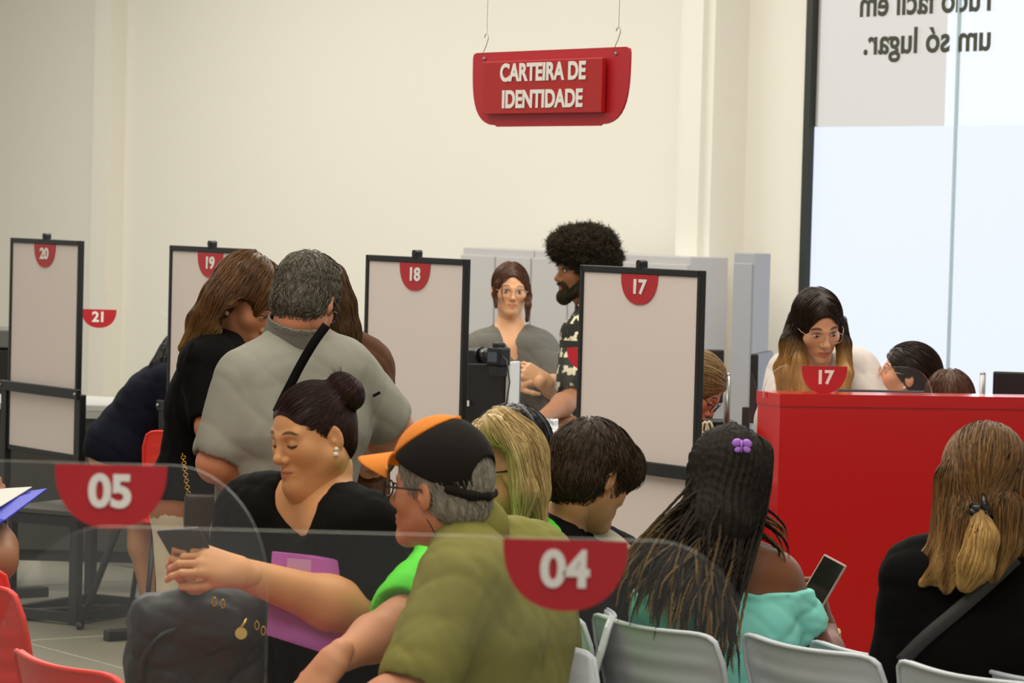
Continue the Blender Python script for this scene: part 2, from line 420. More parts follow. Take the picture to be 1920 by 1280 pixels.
# blue-grey locker in front of the pillar
xa_ = on_plane(1373, 600, W0-NN*.5, NN); xb_ = on_plane(1412, 600, W0-NN*.5, NN); zt2 = on_plane(1400, 474, W0-NN*.5, NN).z
wd = (xb_-xa_).length; c = (xa_+xb_)/2; c.z = 0
e = empty('tall_locker', c+NN*.05, ANG, 'tall narrow blue-grey metal locker standing in front of the white pillar', 'cabinet')
b = MB(); b.box((0, 0, zt2/2), (wd, .1, zt2), bev=.004); b.build('body', mat('locker_blue_grey', (158, 160, 164), .5, var=.01), e)
b = MB(); b.box((0, -.055, zt2/2), (wd-.02, .012, zt2-.1), bev=.003); b.build('door', MATS['locker_blue_grey'], e)

# ------------------------------------------------------------------ numbered half-round badges
def badge_outline(w_, h, n=24):
    pts = [(-w_/2, 0), (w_/2, 0)]
    for i in range(1, n):
        a = math.pi*i/n; pts.append((w_/2*math.copysign(abs(math.cos(a))**.92, math.cos(a)), -h*abs(math.sin(a))**.85))
    return pts
def badge(parent, num, w_, h, x, y, z, tsz, tsx=1.0):
    b = MB(); b.prism(badge_outline(w_, h), -.0015, .0015); o = b.build('number_badge', M_red, parent); o.location = (x, y, z)
    text('number', num, tsz, M_lett, o, (0, -.003, -h*.43), offset=tsz*.035, sx=tsx, space=.96); return o
# ------------------------------------------------------------------ backdrop boards 17-20
def board(t, num, label):
    P17 = Vector((.413, 10.34, 0)); p = P17 + UU*(t*4.085)
    e = empty('backdrop_board', p, ANG, label, 'board', 'white backdrop boards at the service desks')
    W_ = .625; ZT = 1.566; ZX = .935; ZB = .668
    b = MB(); b.box((0, 0, (ZT+ZB)/2), (W_-.02, .012, ZT-ZB)); b.build('panel', M_white, e)
    b = MB(); fr = .022
    b.box((0, 0, ZT), (W_, .024, fr), bev=.003); b.box((0, 0, ZB), (W_, .024, fr), bev=.003)
    for s in (-1, 1): b.box((s*(W_/2-fr*.3), 0, (ZT+ZB)/2), (fr*.85, .024, ZT-ZB+fr), bev=.003)
    b.build('frame', M_black, e)
    b = MB(); b.box((0, -.022, ZX), (W_+.085, .022, .042), bev=.003)
    cr = b.build('crossbar', M_black, e)
    b = MB()
    for s in (-1, 1): b.ball((s*(W_/2+.028), -.034, ZX), .008)
    b.build('bolt', M_steel, cr)
    for s in (-1, 1):
        b = MB(); b.box((s*(W_/2+.022), -.004, ZX/2), (.05, .032, ZX), bev=.004); lg = b.build('leg', M_black, e)
    for s in (-1, 1):
        b = MB(); b.box((s*(W_/2+.022), -.02, .022), (.05, .46, .044), bev=.004); b.build('foot', M_black, e)
    b = MB(); b.box((0, 0, ZT+.018), (.034, .028, .03), bev=.005); b.cyl((0, -.016, ZT+.025), (0, .016, ZT+.025), .011); b.build('clip', M_black, e)
    b = MB(); b.cyl((W_/2+.03, -.004, .62), (W_/2+.12, -.004, .62), .018); b.build('knob', M_black, e)
    badge(e, num, .19, .098, -.0, -.0085, ZT-fr*.5, .064, 1.25)
    return e
board(0, '17', 'white backdrop board in a black stand carrying the red number 17')
board(.315, '18', 'white backdrop board in a black stand carrying the red number 18')
board(.663, '19', 'white backdrop board in a black stand carrying the red number 19')
board(1, '20', 'white backdrop board in a black stand carrying the red number 20')

# ------------------------------------------------------------------ hanging sign
c = (at(890, 170, 11.0)+at(1180, 160, 11.0))/2
dv = ((on_plane(1181, 160, c, NN)-on_plane(887, 170, c, NN))); Wd = dv.length; c = (on_plane(1181, 160, c, NN)+on_plane(887, 170, c, NN))/2
S_ = empty('hanging_sign', c, ANG, 'red hanging sign reading CARTEIRA DE IDENTIDADE above the desks', 'sign')
hh = .131
pts = []
for i in range(13):
    a = math.pi/2*i/12; pts.append((Wd/2*(1-.32*(1-math.cos(a))**1.7), hh-.02-(2*hh-.025)*math.sin(a)**1.1))
right = [(Wd/2-.02, hh), (Wd/2-.004, hh-.006)] + pts + [(Wd/2*.66, -hh)]
out = right + [(-x, z) for x, z in right[::-1]]
b = MB(); b.prism(out, -.004, .004); b.build('board', M_red, S_)
b = MB(); b.box((-.01, -.02, .004), (Wd*.765, .018, 2*hh*.70), bev=.002); ins = b.build('raised_panel', mat('sign_red_deep', (178, 20, 16), .4, var=.03), S_)
text('lettering', 'CARTEIRA DE\nIDENTIDADE', .083, M_lett, ins, (-.0, -.031, .006), offset=.003, sx=.97, line=1.12)
for s in (-1, 1):
    b = MB(); x = s*Wd*.42; zz = hh
    b.ball((x, -.006, hh-.022), .006)
    b.tube([(x-.012, -.004, zz-.018), (x-.012, 0, zz+.006), (x, 0, zz+.022), (x+.014, 0, zz+.05), (x+.010, 0, zz+.064), (x-.002, 0, zz+.066), (x-.010, 0, zz+.054)], .0016, 6)
    b.tube([(x+.004, 0, zz+.066), (x+.004, 0, H_C-c.z)], .0008, 6)
    b.build('hook', mat('galvanised_wire', (150, 145, 140), .35, metal=.5), S_)

# ------------------------------------------------------------------ clear acrylic screens
def screen(name, c, yaw, W_, H_, R_, num, bx, label, bw=.155, bh=.088, flip=False, tsz=.062, posts=(), rl=None):
    """c: point at the badge's top middle; bx: badge position measured from the left edge"""
    e = empty(name, (c.x, c.y, c.z-H_), yaw, label, 'screen', 'clear acrylic desk screens')
    rl = R_ if rl is None else rl
    x0 = -bx; x1 = W_-bx; pts = [(x0, 0), (x1, 0)]
    for i in range(17): a = math.pi/2*i/16; pts.append((x1-R_*.8+R_*.8*math.cos(a), H_-R_+R_*math.sin(a)))
    for i in range(17): a = math.pi/2*i/16; pts.append((x0+rl*.8-rl*.8*math.sin(a), H_-rl+rl*math.cos(a)))
    b = MB(); b.prism(pts, 0, .006, 0, 1); b.build('acrylic_sheet', [M_acr, M_edge], e)
    if num: badge(e, num, bw, bh, 0, -.002, H_-.002, tsz)
    for px_ in posts:
        b = MB(); b.cyl((px_, -.012, -.0), (px_, -.012, .14), .013, 16); b.box((px_, -.012, .0), (.05, .05, .008)); b.build('clamp', M_steel, e)
    return e
screen('acrylic_screen', at(1061, 1009, 3.96), 0, .945, .38, .17, '04', .70, 'clear acrylic screen with the red number 04, nearest of all')
screen('acrylic_screen', at(209, 869, 4.43), 0, .92, .42, .17, '05', .70, 'clear acrylic screen with the red number 05 at the lower left')
e = screen('acrylic_screen', at(1546, 685, 10.57), 10*D2R, .58, at(1546, 685, 10.57).z-at(1464, 738, 10.45).z, .11, '17', .205, 'clear acrylic screen with the red number 17 on the red counter', bh=.09)
screen('acrylic_screen', at(186, 579, 14.2), 0, .42, at(186, 579, 14.2).z-.84, .1, '21', .09, 'clear acrylic screen with the red number 21 behind the leftmost board', bh=.082)
screen('acrylic_screen', at(1100, 651, 12.6), 0, .40, at(1100, 651, 12.6).z-.815, .2, '18', .22, 'clear acrylic screen with a red badge half hidden behind board 17', rl=.24)
screen('acrylic_screen', at(900, 625, 12.9), 0, .50, at(900, 625, 12.9).z-.815, .16, None, .12, 'clear acrylic screen with no badge beside the camera equipment')
screen('acrylic_screen', at(1300, 650, 11.6), 0, .42, .34, .2, None, .18, 'clear acrylic screen without badge between board 17 and red counter')
# front service counters that carry the two nearest screens (below the picture)
for (px, py, d, h_, wd_, off, lb) in ((1061, 1009, 3.96, .38, 1.05, -.23, 'grey service counter carrying the nearest acrylic screen'), (209, 869, 4.43, .42, 1.02, -.24, 'grey service counter carrying the acrylic screen at the lower left')):
    p = at(px, py, d); zt_ = p.z-h_
    e = empty('service_counter', (p.x+off, p.y, 0), 0, lb, 'counter')
    b = MB(); b.box((0, -.1, zt_-.015), (wd_*.9, .36, .03), bev=.004); b.build('countertop', M_grey, e)
    b = MB(); b.box((0, -.1, (zt_-.03)/2), (wd_*.84, .28, zt_-.03), bev=.004); b.build('body', M_grey, e)

# ------------------------------------------------------------------ glossy red counter
M_cnt = mat('glossy_red_laminate', (196, 8, 6), .14, spec=.35, var=.02, vs=1.5, coat=.12)
yawc = 12*D2R
pc = at(1464, 738, 10.45); zc_ = pc.z
e = empty('reception_counter', (pc.x, pc.y, 0), yawc, 'long glossy red reception counter at the right', 'counter')
b = MB(); b.box((1.40, .085, zc_/2-.02), (2.76, .14, zc_-.04)); b.box((1.4, .012, zc_/2-.02), (2.8, .02, zc_-.04))
cl = [(0, 0), (-.075, .13), (-.075, .6), (0, .6)]
b.build('front_panel', M_cnt, e)
b = MB(); vs = []
zt_ = zc_-.04
pr = [b.bm.verts.new((x, y, 0)) for x, y in ((.0, .003), (-.03, .16), (.0, .16), (.03, .003))]; pt = [b.bm.verts.new((v.co.x, v.co.y, zt_)) for v in pr]
b.bm.faces.new(pr[::-1]); b.bm.faces.new(pt)
for i in range(4): b.bm.faces.new((pr[i], pr[(i+1) % 4], pt[(i+1) % 4], pt[i]))
b.build('side_panel', M_cnt, e)
b = MB(); o2 = [(-.004, -.004), (2.8, -.004), (2.8, .165), (-.034, .165)]
A = [b.bm.verts.new((x, y, zt_)) for x, y in o2]; B = [b.bm.verts.new((x, y, zc_)) for x, y in o2]
b.bm.faces.new(A[::-1]); b.bm.faces.new(B)
for i in range(4): b.bm.faces.new((A[i], A[(i+1) % 4], B[(i+1) % 4], B[i]))
b.build('countertop', M_cnt, e)
b = MB(); b.box((1.4, .02, .04), (2.75, .02, .08)); b.build('plinth', M_dgrey, e)
# monitor and posts behind the red counter
def monitor(name, px, py, d, yaw, w_, h, label, tilt=0, m=M_black):
    p = at(px, py, d)
    e = empty(name, p, yaw, label, 'monitor', None)
    R = Matrix.Rotation(tilt, 3, 'X')
    b = MB(); b.box((0, 0, -h/2), (w_, .03, h), R, bev=.006); b.build('screen_housing', m, e)
    b = MB(); b.box((0, .05, -h-.06), (.06, .03, .22)); b.build('stand', m, e)
    b = MB(); b.box((0, .05, -h-.17), (.24, .18, .015), bev=.004); b.build('base', m, e); return e
monitor('monitor', 1905, 697, 11.4, -8*D2R, .16, .20, 'black monitor at the right end of the red counter')
monitor('monitor', 1655, 731, 11.3, 3*D2R, .32, .12, 'black monitor whose top edge shows above the red counter')
monitor('monitor', 1429, 660, 12.1, 76*D2R, .34, .26, 'black monitor seen edge-on left of the leaning woman')
monitor('monitor', 1333, 655, 11.9, 20*D2R, .10, .2, 'black monitor just right of board 17, behind the seated woman')
for (x, y, d, lb) in ((1843, 702, 11.2, 'short steel post right of the brown-haired head at the red counter'), (1365, 704, 11.3, 'steel post between board 17 and the red counter')):
    p = at(x, y, d); b = MB(); b.cyl((0, 0, -.26 if x < 1500 else -.35), (0, 0, 0), .011, 16); b.ball((0, 0, 0), .011)
    b.box((0, 0, -.26 if x < 1500 else -.35), (.05, .05, .006)); o = b.build('steel_post', M_steel); o.location = p; tag(o, lb, 'post', 'short steel posts on the desks')
# desks behind the boards and the counter
def desk(px, d, w_, z, label, yaw=ANG, dep=.6, m=M_grey, screenh=.0):
    p = at(px, 640, d); p.z = 0
    e = empty('service_desk', p, yaw, label, 'desk', 'grey desks behind the boards')
    b = MB(); b.box((0, 0, z-.015), (w_, dep, .03), bev=.004); b.build('desktop', m, e)
    b = MB(); b.box((0, -dep/2+.06, (z-.03)/2+.05), (w_-.1, .02, z-.2)); b.build('modesty_panel', M_dgrey, e)
    for s in (-1, 1):
        b = MB(); b.box((s*(w_/2-.04), 0, (z-.03)/2), (.04, dep-.08, z-.03), bev=.003); b.build('side_panel', m, e)
    return e
desk(1010, 12.85, 1.25, .815, 'light grey desk under the acrylic screens beside board 18')
desk(1345, 11.6, .5, .93, 'light grey desk between board 17 and the red counter', yaw=0)
desk(1700, 11.6, 1.6, .86, 'light grey desk behind the red counter', yaw=10*D2R)
desk(600, 14.2, 1.2, .93, 'light grey desk between boards 18 and 19')
e21 = desk(150, 14.5, 1.05, .84, 'light grey desk with dark front panel under the screen numbered 21', yaw=0, dep=.62)
b = MB(); b.box((0, -.30, .42), (.93, .015, .46)); b.build('front_panel', M_dgrey, e21)
# grey low partition left
p0 = at(150, 737, 15.6); p1 = at(330, 740, 15.0)
b = MB(); L = .95; b.box((0, 0, p0.z/2), (L, .03, p0.z), bev=.003); o = b.build('low_partition', M_grey); o.location = ((p0.x+p1.x)/2, (p0.y+p1.y)/2, 0); o.rotation_euler = (0, 0, ANG*.5)
tag(o, 'low light grey partition behind the bending woman', 'partition')
# dark equipment cabinet at the far left edge
p = at(-35, 640, 16.2); p.z = 0; zt_ = at(5, 618, 16.0).z
e = empty('equipment_cabinet', p, 0, 'black equipment cabinet with grey top at the left edge behind board 20', 'cabinet')
b = MB(); b.box((0, 0, zt_/2-.05), (.42, .4, zt_-.1), bev=.006); b.build('body', M_black, e)
b = MB(); b.box((0, 0, zt_-.045), (.44, .42, .09), bev=.006); b.build('top', mat('cabinet_top_grey', (92, 92, 88), .6), e)

# black steel table frame and tripod at the lower left
def frame_table(label, px, d, L, Wd_, z, yaw):
    p = at(px, 640, d); p.z = 0
    e = empty('steel_frame_table', p, yaw, label, 'table')
    b = MB(); b.box((0, 0, z-.01), (L, Wd_, .02), bev=.003); b.build('tabletop', M_dgrey, e)
    for sx in (-1, 1):
        for sy in (-1, 1):
            b = MB(); b.box((sx*(L/2-.025), sy*(Wd_/2-.025), (z-.02)/2), (.04, .04, z-.02), bev=.003); b.build('leg', M_black, e)
    for zz, nm in ((.03, 'foot_frame'), (z-.045, 'apron')):
        b = MB()
        for sy in (-1, 1): b.box((0, sy*(Wd_/2-.025), zz), (L-.03, .032, .04))
        for sx in (-1, 1): b.box((sx*(L/2-.025), 0, zz), (.032, Wd_-.03, .04))
        b.build(nm, M_black, e)
    return e
frame_table('low black steel-framed table under the number 05 badge', 165, 13.45, .38, .62, .47, -28*D2R)
p = at(252, 1140, 13.0); p.z = 0; c3 = p+Vector((.03, .15, 0))
e = empty('tripod', c3, 0, 'black photographic tripod standing left of board 19', 'tripod')
for a in (205, 325, 85):
    b = MB(); f = Vector((math.cos(a*D2R)*.28, math.sin(a*D2R)*.28, 0)); b.tube([f+Vector((0, 0, .012)), Vector((0, 0, .75))], [.014, .017], 10); b.ball(f+Vector((0, 0, .014)), .018); b.build('leg', M_black, e)
b = MB(); b.cyl((0, 0, .55), (0, 0, .95), .013); b.ball((0, 0, .75), .032); b.build('column', M_black, e)
# photographic camera and equipment rack between boards 18 and 19
p = at(905, 640, 12.2); p.z = 0
e = empty('photo_kiosk', p, ANG*.35, 'tall black photo equipment kiosk beside board 18', 'kiosk')
zt_ = at(905, 655, 12.2).z
b = MB(); b.box((-.02, .06, zt_/2), (.13, .26, zt_), bev=.006); b.box((.05, .0, zt_/2-.025), (.15, .2, zt_-.05), bev=.005); b.build('body', M_black, e)
b = MB(); b.box((.135, -.03, zt_/2-.02), (.016, .12, zt_-.04), bev=.003); b.build('side_panel', mat('kiosk_white_strip', (200, 198, 188), .5), e)
b = MB(); b.box((-.035, -.125, zt_-.20), (.062, .006, .022)); b.build('sticker', M_lett, e)
pc_ = at(935, 668, 12.0)
e = empty('photo_camera', pc_, ANG*.9, 'black photo camera mounted on the black kiosk, lens to the left', 'camera')
b = MB(); b.box((0, 0, 0), (.075, .06, .07), bev=.008); b.box((0, 0, .042), (.032, .045, .02), bev=.006); b.box((.0, 0, -.055), (.05, .05, .04), bev=.003); b.build('body', M_black, e)
b = MB(); b.cyl((-.03, 0, 0), (-.095, 0, 0), .028, 20); b.cyl((-.095, 0, 0), (-.105, 0, 0), .031, 20); b.build('lens', mat('lens_black', (14, 14, 16), .25), e)
b = MB(); b.box((.002, -.032, -.002), (.052, .004, .038), bev=.001); b.build('display', mat('lcd_grey', (58, 66, 78), .2), e)
b = MB(); pts = [(.03, -.02, .01), (.08, -.03, -.01), (.10, -.03, -.09), (.085, -.03, -.17), (.05, -.03, -.24), (.04, 0, -.3)]; b.tube(pts, .003, 6); b.build('cable', M_black, e)
# yellow floor tape
def tape(px0, py0, px1, py1, lb):
    def fl(px, py): return on_plane(px, py, Vector((0, 0, .003)), Vector((0, 0, 1)))
    a = fl(px0, py0); c = fl(px1, py1); b = MB(); v = c-a
    b.box((0, 0, 0), (v.length, .05, .003)); o = b.build('floor_tape', M_tape); o.location = (a+c)/2; o.rotation_euler = (0, 0, math.atan2(v.y, v.x)); tag(o, lb, 'tape', 'yellow tape marks on the floor')
tape(52, 1131, 130, 1149, 'long yellow tape strip on the floor by the black table frame')
tape(118, 1149, 168, 1150, 'short yellow tape strip turning the corner by the black table frame')
tape(262, 1182, 298, 1187, 'yellow tape strip on the floor at the foot of board 19')

# ------------------------------------------------------------------ chairs
def make_chair(loc, yaw, m, label, group):
    """x to the sitter's side, back towards -y ... front towards +y"""
    e = empty('waiting_chair', loc, yaw, label, 'chair', group)
    def back(u, v):
        x = (u-.5)*2; wd = .205+.025*v; z = .47+.365*v
        # rounded top corners
        top = (.022*(abs(x)**9)-.010*x*x)*(v**2)
        y = -.20-.06*v+.055*(abs(x)**2)*(1-.2*v) + .012*math.sin(v*3.1)
        g = .0018*math.sin(v*44)*(1 if abs(x) < .86 else 0)*(1 if .18 < v < .9 else 0)
        return (x*wd*(1-.06*max(0, v-.85)/.15*abs(x)**6), y+g, z-top)
    b = MB(); b.grid(back, 26, 40, .012); b.build('backrest', m, e)
    def seat(u, v):
        x = (u-.5)*2; y = -.2+.44*v
        return (x*(.215+.01*v), y, .455-.02*math.sin(v*2.6)+.02*x*x-.03*max(0, v-.82)/.18)
    b = MB(); b.grid(seat, 16, 16, -.014); b.build('seat', m, e)
    rim = [back(0, j/20) for j in range(0, 21)] + [back(i/20, 1) for i in range(1, 21)] + [back(1, 1-j/20) for j in range(1, 21)]
    b = MB(); b.tube(rim, .0055, 8); b.build('backrest_rim', m, e)
    for sx in (-1, 1):
        for sy in (-1, 1):
            b = MB(); b.tube([(sx*.17, sy*.15, .44), (sx*.21, sy*.22, .01)], .011, 10); b.build('leg', M_black if m != M_greypl else M_steel, e)
    for sx in (-1, 1): b = MB(); b.tube([(sx*.17, -.17, .44), (sx*.19, -.215, .56)], .011, 8); b.build('frame_tube', M_black if m != M_greypl else M_steel, e)
    return e
def chair_copy(e, loc, yaw, label, group=None):
    r = e.copy(); COL.objects.link(r); r.location = loc; r.rotation_euler = (0, 0, yaw); r['label'] = label
    if group: r['group'] = group
    for ch in list(e.children):
        c_ = ch.copy(); COL.objects.link(c_); c_.parent = r
        for g in ch.children: d_ = g.copy(); COL.objects.link(d_); d_.parent = c_
    return r
def chair_at(px, d, off=.26):
    p = at(px, 1180, d); p.z = 0; return p+NN*off
CY = ANG   # row runs along UU; sitters face NN (away from the camera, to the right)
grp = 'grey plastic waiting chairs'
ch0 = make_chair(chair_at(1195, 7.10), CY, M_greypl, 'grey plastic waiting chair behind the number 04 badge', grp)
chair_copy(ch0, chair_at(1490, 6.82), CY, 'grey plastic waiting chair in the middle of the bottom edge, below the girl with braids')
chair_copy(ch0, chair_at(1795, 6.46), CY, 'grey plastic waiting chair nearest the bottom right corner')
B1 = chair_copy(ch0, chair_at(1560, 7.0, .3)+NN*.05, CY, 'grey plastic waiting chair whose rim shows just right of the girl with braids')
B2 = chair_copy(ch0, chair_at(1850, 6.70, .3)+NN*.05, CY, 'grey plastic waiting chair under the woman with the hair clip')
B1.scale = B2.scale = (1, 1, .95)
grp = 'red plastic waiting chairs'
cr0 = make_chair(chair_at(88, 6.28), CY, M_redpl, 'red plastic waiting chair at the lower left corner', grp)
chair_copy(cr0, chair_at(-85, 7.6), CY, 'red plastic waiting chair at the left edge, behind the corner one')
chair_copy(cr0, chair_at(352, 13.0, 0), CY+1.2, 'red plastic chair by the leg of board 19, beside the bending woman', 'red plastic waiting chairs')
# ================================================================== PEOPLE TOOLS
def skin(name, col, lip=None, brow=(40, 28, 20), open_=1.0, iris=(45, 28, 18), lipa=.7, browa=.85, browt=1.0):
    m = bpy.data.materials.new(name); q = NB(m); c = srgb(*col)
    A = q.n('ShaderNodeAttribute'); A.attribute_name = 'hp'
    sp = q.n('ShaderNodeSeparateXYZ'); q.t.links.new(A.outputs['Vector'], sp.inputs[0]); X, Y, Z = sp.outputs
    ax = q.f('ABSOLUTE', X); co = q.co()
    n = q.noise(30, 4, co); n2 = q.noise(7, 2, co)
    base = q.mix(n, tuple(x*.93 for x in c[:3])+(1,), tuple(min(1, x*1.06) for x in c[:3])+(1,))
    red = (c[0]*1.04, c[1]*.80, c[2]*.74, 1)
    base = q.mix(q.f('MULTIPLY', n2, .3), base, red)
    front = q.clamp(q.f('MULTIPLY', q.f('SUBTRACT', Y, .045), 100))
    def el(x, z, cx, cz, rx, rz): return q.f('ADD', q.f('POWER', q.f('DIVIDE', q.f('ABSOLUTE', q.f('SUBTRACT', x, cx)), rx), 2.0), q.f('POWER', q.f('DIVIDE', q.f('ABSOLUTE', q.f('SUBTRACT', z, cz)), rz), 2.0))
    def inside(e, soft=4): return q.f('MULTIPLY', q.clamp(q.f('MULTIPLY', q.f('SUBTRACT', 1.0, e), soft)), front)
    # cheeks and nose tip are redder skin
    base = q.mix(q.f('MULTIPLY', inside(el(ax, Z, .040, -.028, .024, .02), 1.2), .35), base, red)
    lc = srgb(*(lip or (min(255, col[0]*.92), col[1]*.66, col[2]*.66)))
    base = q.mix(q.f('MULTIPLY', inside(el(X, Z, 0, -.0655, .024, .0095)), lipa), base, lc)
    # brow: arched stroke
    bz = q.f('SUBTRACT', .0285, q.f('MULTIPLY', q.f('POWER', q.f('ABSOLUTE', q.f('SUBTRACT', ax, .030)), 2.0), 14))
    bd = q.f('DIVIDE', q.f('ABSOLUTE', q.f('SUBTRACT', Z, bz)), .0042*browt); bx = q.f('DIVIDE', q.f('ABSOLUTE', q.f('SUBTRACT', ax, .033)), .021)
    be = q.f('ADD', q.f('POWER', bd, 2.0), q.f('POWER', bx, 4.0))
    base = q.mix(q.f('MULTIPLY', inside(be, 1.5), browa), base, srgb(*brow))
    lash = srgb(22, 15, 12)
    if open_ > .25:
        ew = .0062*open_
        base = q.mix(q.f('MULTIPLY', inside(el(ax, Z, .031, .0035, .0172, ew+.0034), 3), .85), base, lash)
        base = q.mix(inside(el(ax, Z, .031, .0022, .0150, ew), 3), base, srgb(205, 196, 186))
        ir = q.f('MULTIPLY', inside(el(ax, Z, .031, .0026, .0066, .0066), 4), inside(el(ax, Z, .031, .0022, .0150, ew), 4))
        base = q.mix(ir, base, srgb(*iris))
        pu = q.f('MULTIPLY', inside(el(ax, Z, .031, .0026, .0028, .0028), 4), 1.0); base = q.mix(pu, base, (.005, .005, .005, 1))
    else:
        lz = q.f('ADD', -.0065, q.f('MULTIPLY', q.f('POWER', q.f('ABSOLUTE', q.f('SUBTRACT', ax, .031)), 2.0), 14))
        ld = q.f('POWER', q.f('DIVIDE', q.f('ABSOLUTE', q.f('SUBTRACT', Z, lz)), .0036), 2.0); lx = q.f('POWER', q.f('DIVIDE', q.f('ABSOLUTE', q.f('SUBTRACT', ax, .032)), .0175), 4.0)
        base = q.mix(q.f('MULTIPLY', inside(q.f('ADD', ld, lx), 2), .9), base, lash)
    q.put(q.b.inputs['Base Color'], base)
    q.b.inputs['Roughness'].default_value = .5; q.b.inputs['Specular IOR Level'].default_value = .4
    q.b.inputs['Subsurface Weight'].default_value = .08; q.b.inputs['Subsurface Radius'].default_value = (.012, .005, .003); q.b.inputs['Subsurface Scale'].default_value = 1
    q.bump(q.noise(260, 2, co), .08, .001)
    return m
def hairmat(name, c1, c2, rough=.38, c3=None):
    m = bpy.data.materials.new(name); q = NB(m)
    A = q.n('ShaderNodeAttribute'); A.attribute_name = 'hc'
    n = q.noise(60, 2, q.co())
    f = q.clamp(q.f('ADD', q.f('MULTIPLY', A.outputs['Fac'], .8), q.f('MULTIPLY', n, .25)))
    col = q.mix(f, srgb(*c1), srgb(*c2))
    if c3:      # lighter lengths
        B = q.n('ShaderNodeAttribute'); B.attribute_name = 'tip'
        col = q.mix(q.clamp(B.outputs['Fac']), col, srgb(*c3))
    q.put(q.b.inputs['Base Color'], col); q.b.inputs['Roughness'].default_value = rough; q.b.inputs['Specular IOR Level'].default_value = .25
    return m
def cloth(name, col, rough=.9, var=.05, weave=500, b=.10, spec=.2, pattern=None):
    if name in MATS: return MATS[name]
    m = bpy.data.materials.new(name); q = NB(m); c = srgb(*col); co = q.co()
    n = q.noise(12, 3, co)
    base = q.mix(n, tuple(x*(1-var) for x in c[:3])+(1,), tuple(min(1, x*(1+var)) for x in c[:3])+(1,))
    if pattern: base = pattern(q, base, co)
    q.put(q.b.inputs['Base Color'], base)
    q.b.inputs['Roughness'].default_value = rough; q.b.inputs['Specular IOR Level'].default_value = spec
    q.bump(q.noise(weave, 2, co), b, .001); MATS[name] = m; return m
class Head:
    def __init__(s, c, yaw, pitch=0, roll=0, sc=1.0, fat=0, nose=1.0, jaw=1.0, lips=1.0, mouth=0, zl=1.0):
        s.zl = zl
        s.c = Vector(c); s.M = axes(yaw, pitch, roll); s.sc = sc; s.fat = fat; s.nose = nose; s.jaw = jaw; s.lips = lips
        s.R = np.array(s.M.transposed(), dtype=np.float32)      # rows: side, forward, up
        s.Rm = np.array([[s.M[i][j] for j in range(3)] for i in range(3)], dtype=np.float32)
    def w(s, x, y, z): return s.c + s.M @ Vector((x, y, z*s.zl if z < 0 else z))*s.sc
    def v(s, x, y, z): return s.M @ Vector((x, y, z))
    def loc(s, P):
        q = ((P-npv(s.c)) @ s.Rm)/s.sc; q[:, 2] = np.where(q[:, 2] < 0, q[:, 2]/s.zl, q[:, 2]); return q
    def cone(s, S, a, b, ra, rb=None, k=.012, op='u', flow=None): S.cone(s.w(*a), s.w(*b), ra*s.sc, (ra if rb is None else rb)*s.sc, k, op, flow)
    # in this file matrix R passed to SDF has columns = axes
    def ell(s, S, c, r, k=.012, op='u', tilt=None, flow=None):
        M = s.M if tilt is None else s.M @ tilt
        S.ell(s.w(*c), [x*s.sc for x in r], [[M[i][j] for j in range(3)] for i in range(3)], k, op, flow)
    def build(s, S, neck, nr=.054, eyes_open=True):
        f = s.fat; H = s
        H.ell(S, (0, -.014, .030), (.073, .094, .086), .02)
        H.ell(S, (0, .028, -.025), (.060+f*.4, .058, .088), .03)
        for i in (-1, 1):
            H.cone(S, (i*(.046+f*.5)*s.jaw, .0, -.050), (i*.006, .066, -.098), .020+f, .017+f*.4, .025)
            H.ell(S, (i*.040, .050, -.024), (.023+f*.3, .022+f*.3, .024+f*.4), .02)
            H.cone(S, (i*.040, .066, .022), (i*.010, .080, .016), .011, .010, .012)
        H.ell(S, (0, .068, -.098), (.020, .018, .016), .016)
        if f > .004: H.ell(S, (0, .038, -.114), (.044, .042, .026+(f-.004)*.6), .03)
        for i in (-1, 1): H.ell(S, (i*.031, .092, .001), (.0185, .0155, .0135), .012, 's')
        for i in (-1, 1): H.ell(S, (i*.031, .0695, .000), (.0145, .0142, .0125), .004)
        n = s.nose
        H.cone(S, (0, .080, .012), (0, .0985*n ** .15, -.026), .0072, .0098, .010)
        H.ell(S, (0, .099, -.031), (.0115*n, .0125*n, .0100*n), .007)
        for i in (-1, 1):
            H.ell(S, (i*.0115*n, .090, -.036), (.0075*n, .010, .0075*n), .005)
            H.ell(S, (i*.0065*n, .099, -.0425), (.0035, .0045, .003), .002, 's')
        L = s.lips
        H.ell(S, (0, .072, -.064), (.026, .020, .018), .014)
        for i in (-1, 1):
            H.cone(S, (i*.021, .077, -.0665), (i*.005, .0905, -.0600), .0030*L, .0052*L, .005)
            H.cone(S, (i*.019, .0775, -.0670), (i*.003, .0895, -.0720), .0030*L, .0060*L, .005)
        H.cone(S, (-.023, .083, -.0662), (0, .0990, -.0662), .0014, .0016, .003, 's'); H.cone(S, (.023, .083, -.0662), (0, .0990, -.0662), .0014, .0016, .003, 's')
        for i in (-1, 1):
            T = Matrix.Rotation(i*.35, 3, 'Z') @ Matrix.Rotation(-.2, 3, 'X')
            H.ell(S, (i*.078, -.010, -.004), (.0085, .0175, .031), .006, tilt=T)
            H.ell(S, (i*.088, -.004, .002), (.006, .0095, .018), .006, 's', tilt=T)
            H.ell(S, (i*.080, -.003, -.012), (.005, .005, .006), .004)
        H.cone(S, (0, -.018, -.045), (0, -.018, -.05), nr*1.02, nr, .02)
        S.cone(H.w(0, -.016, -.055), neck, nr*s.sc, nr*1.08, .03)
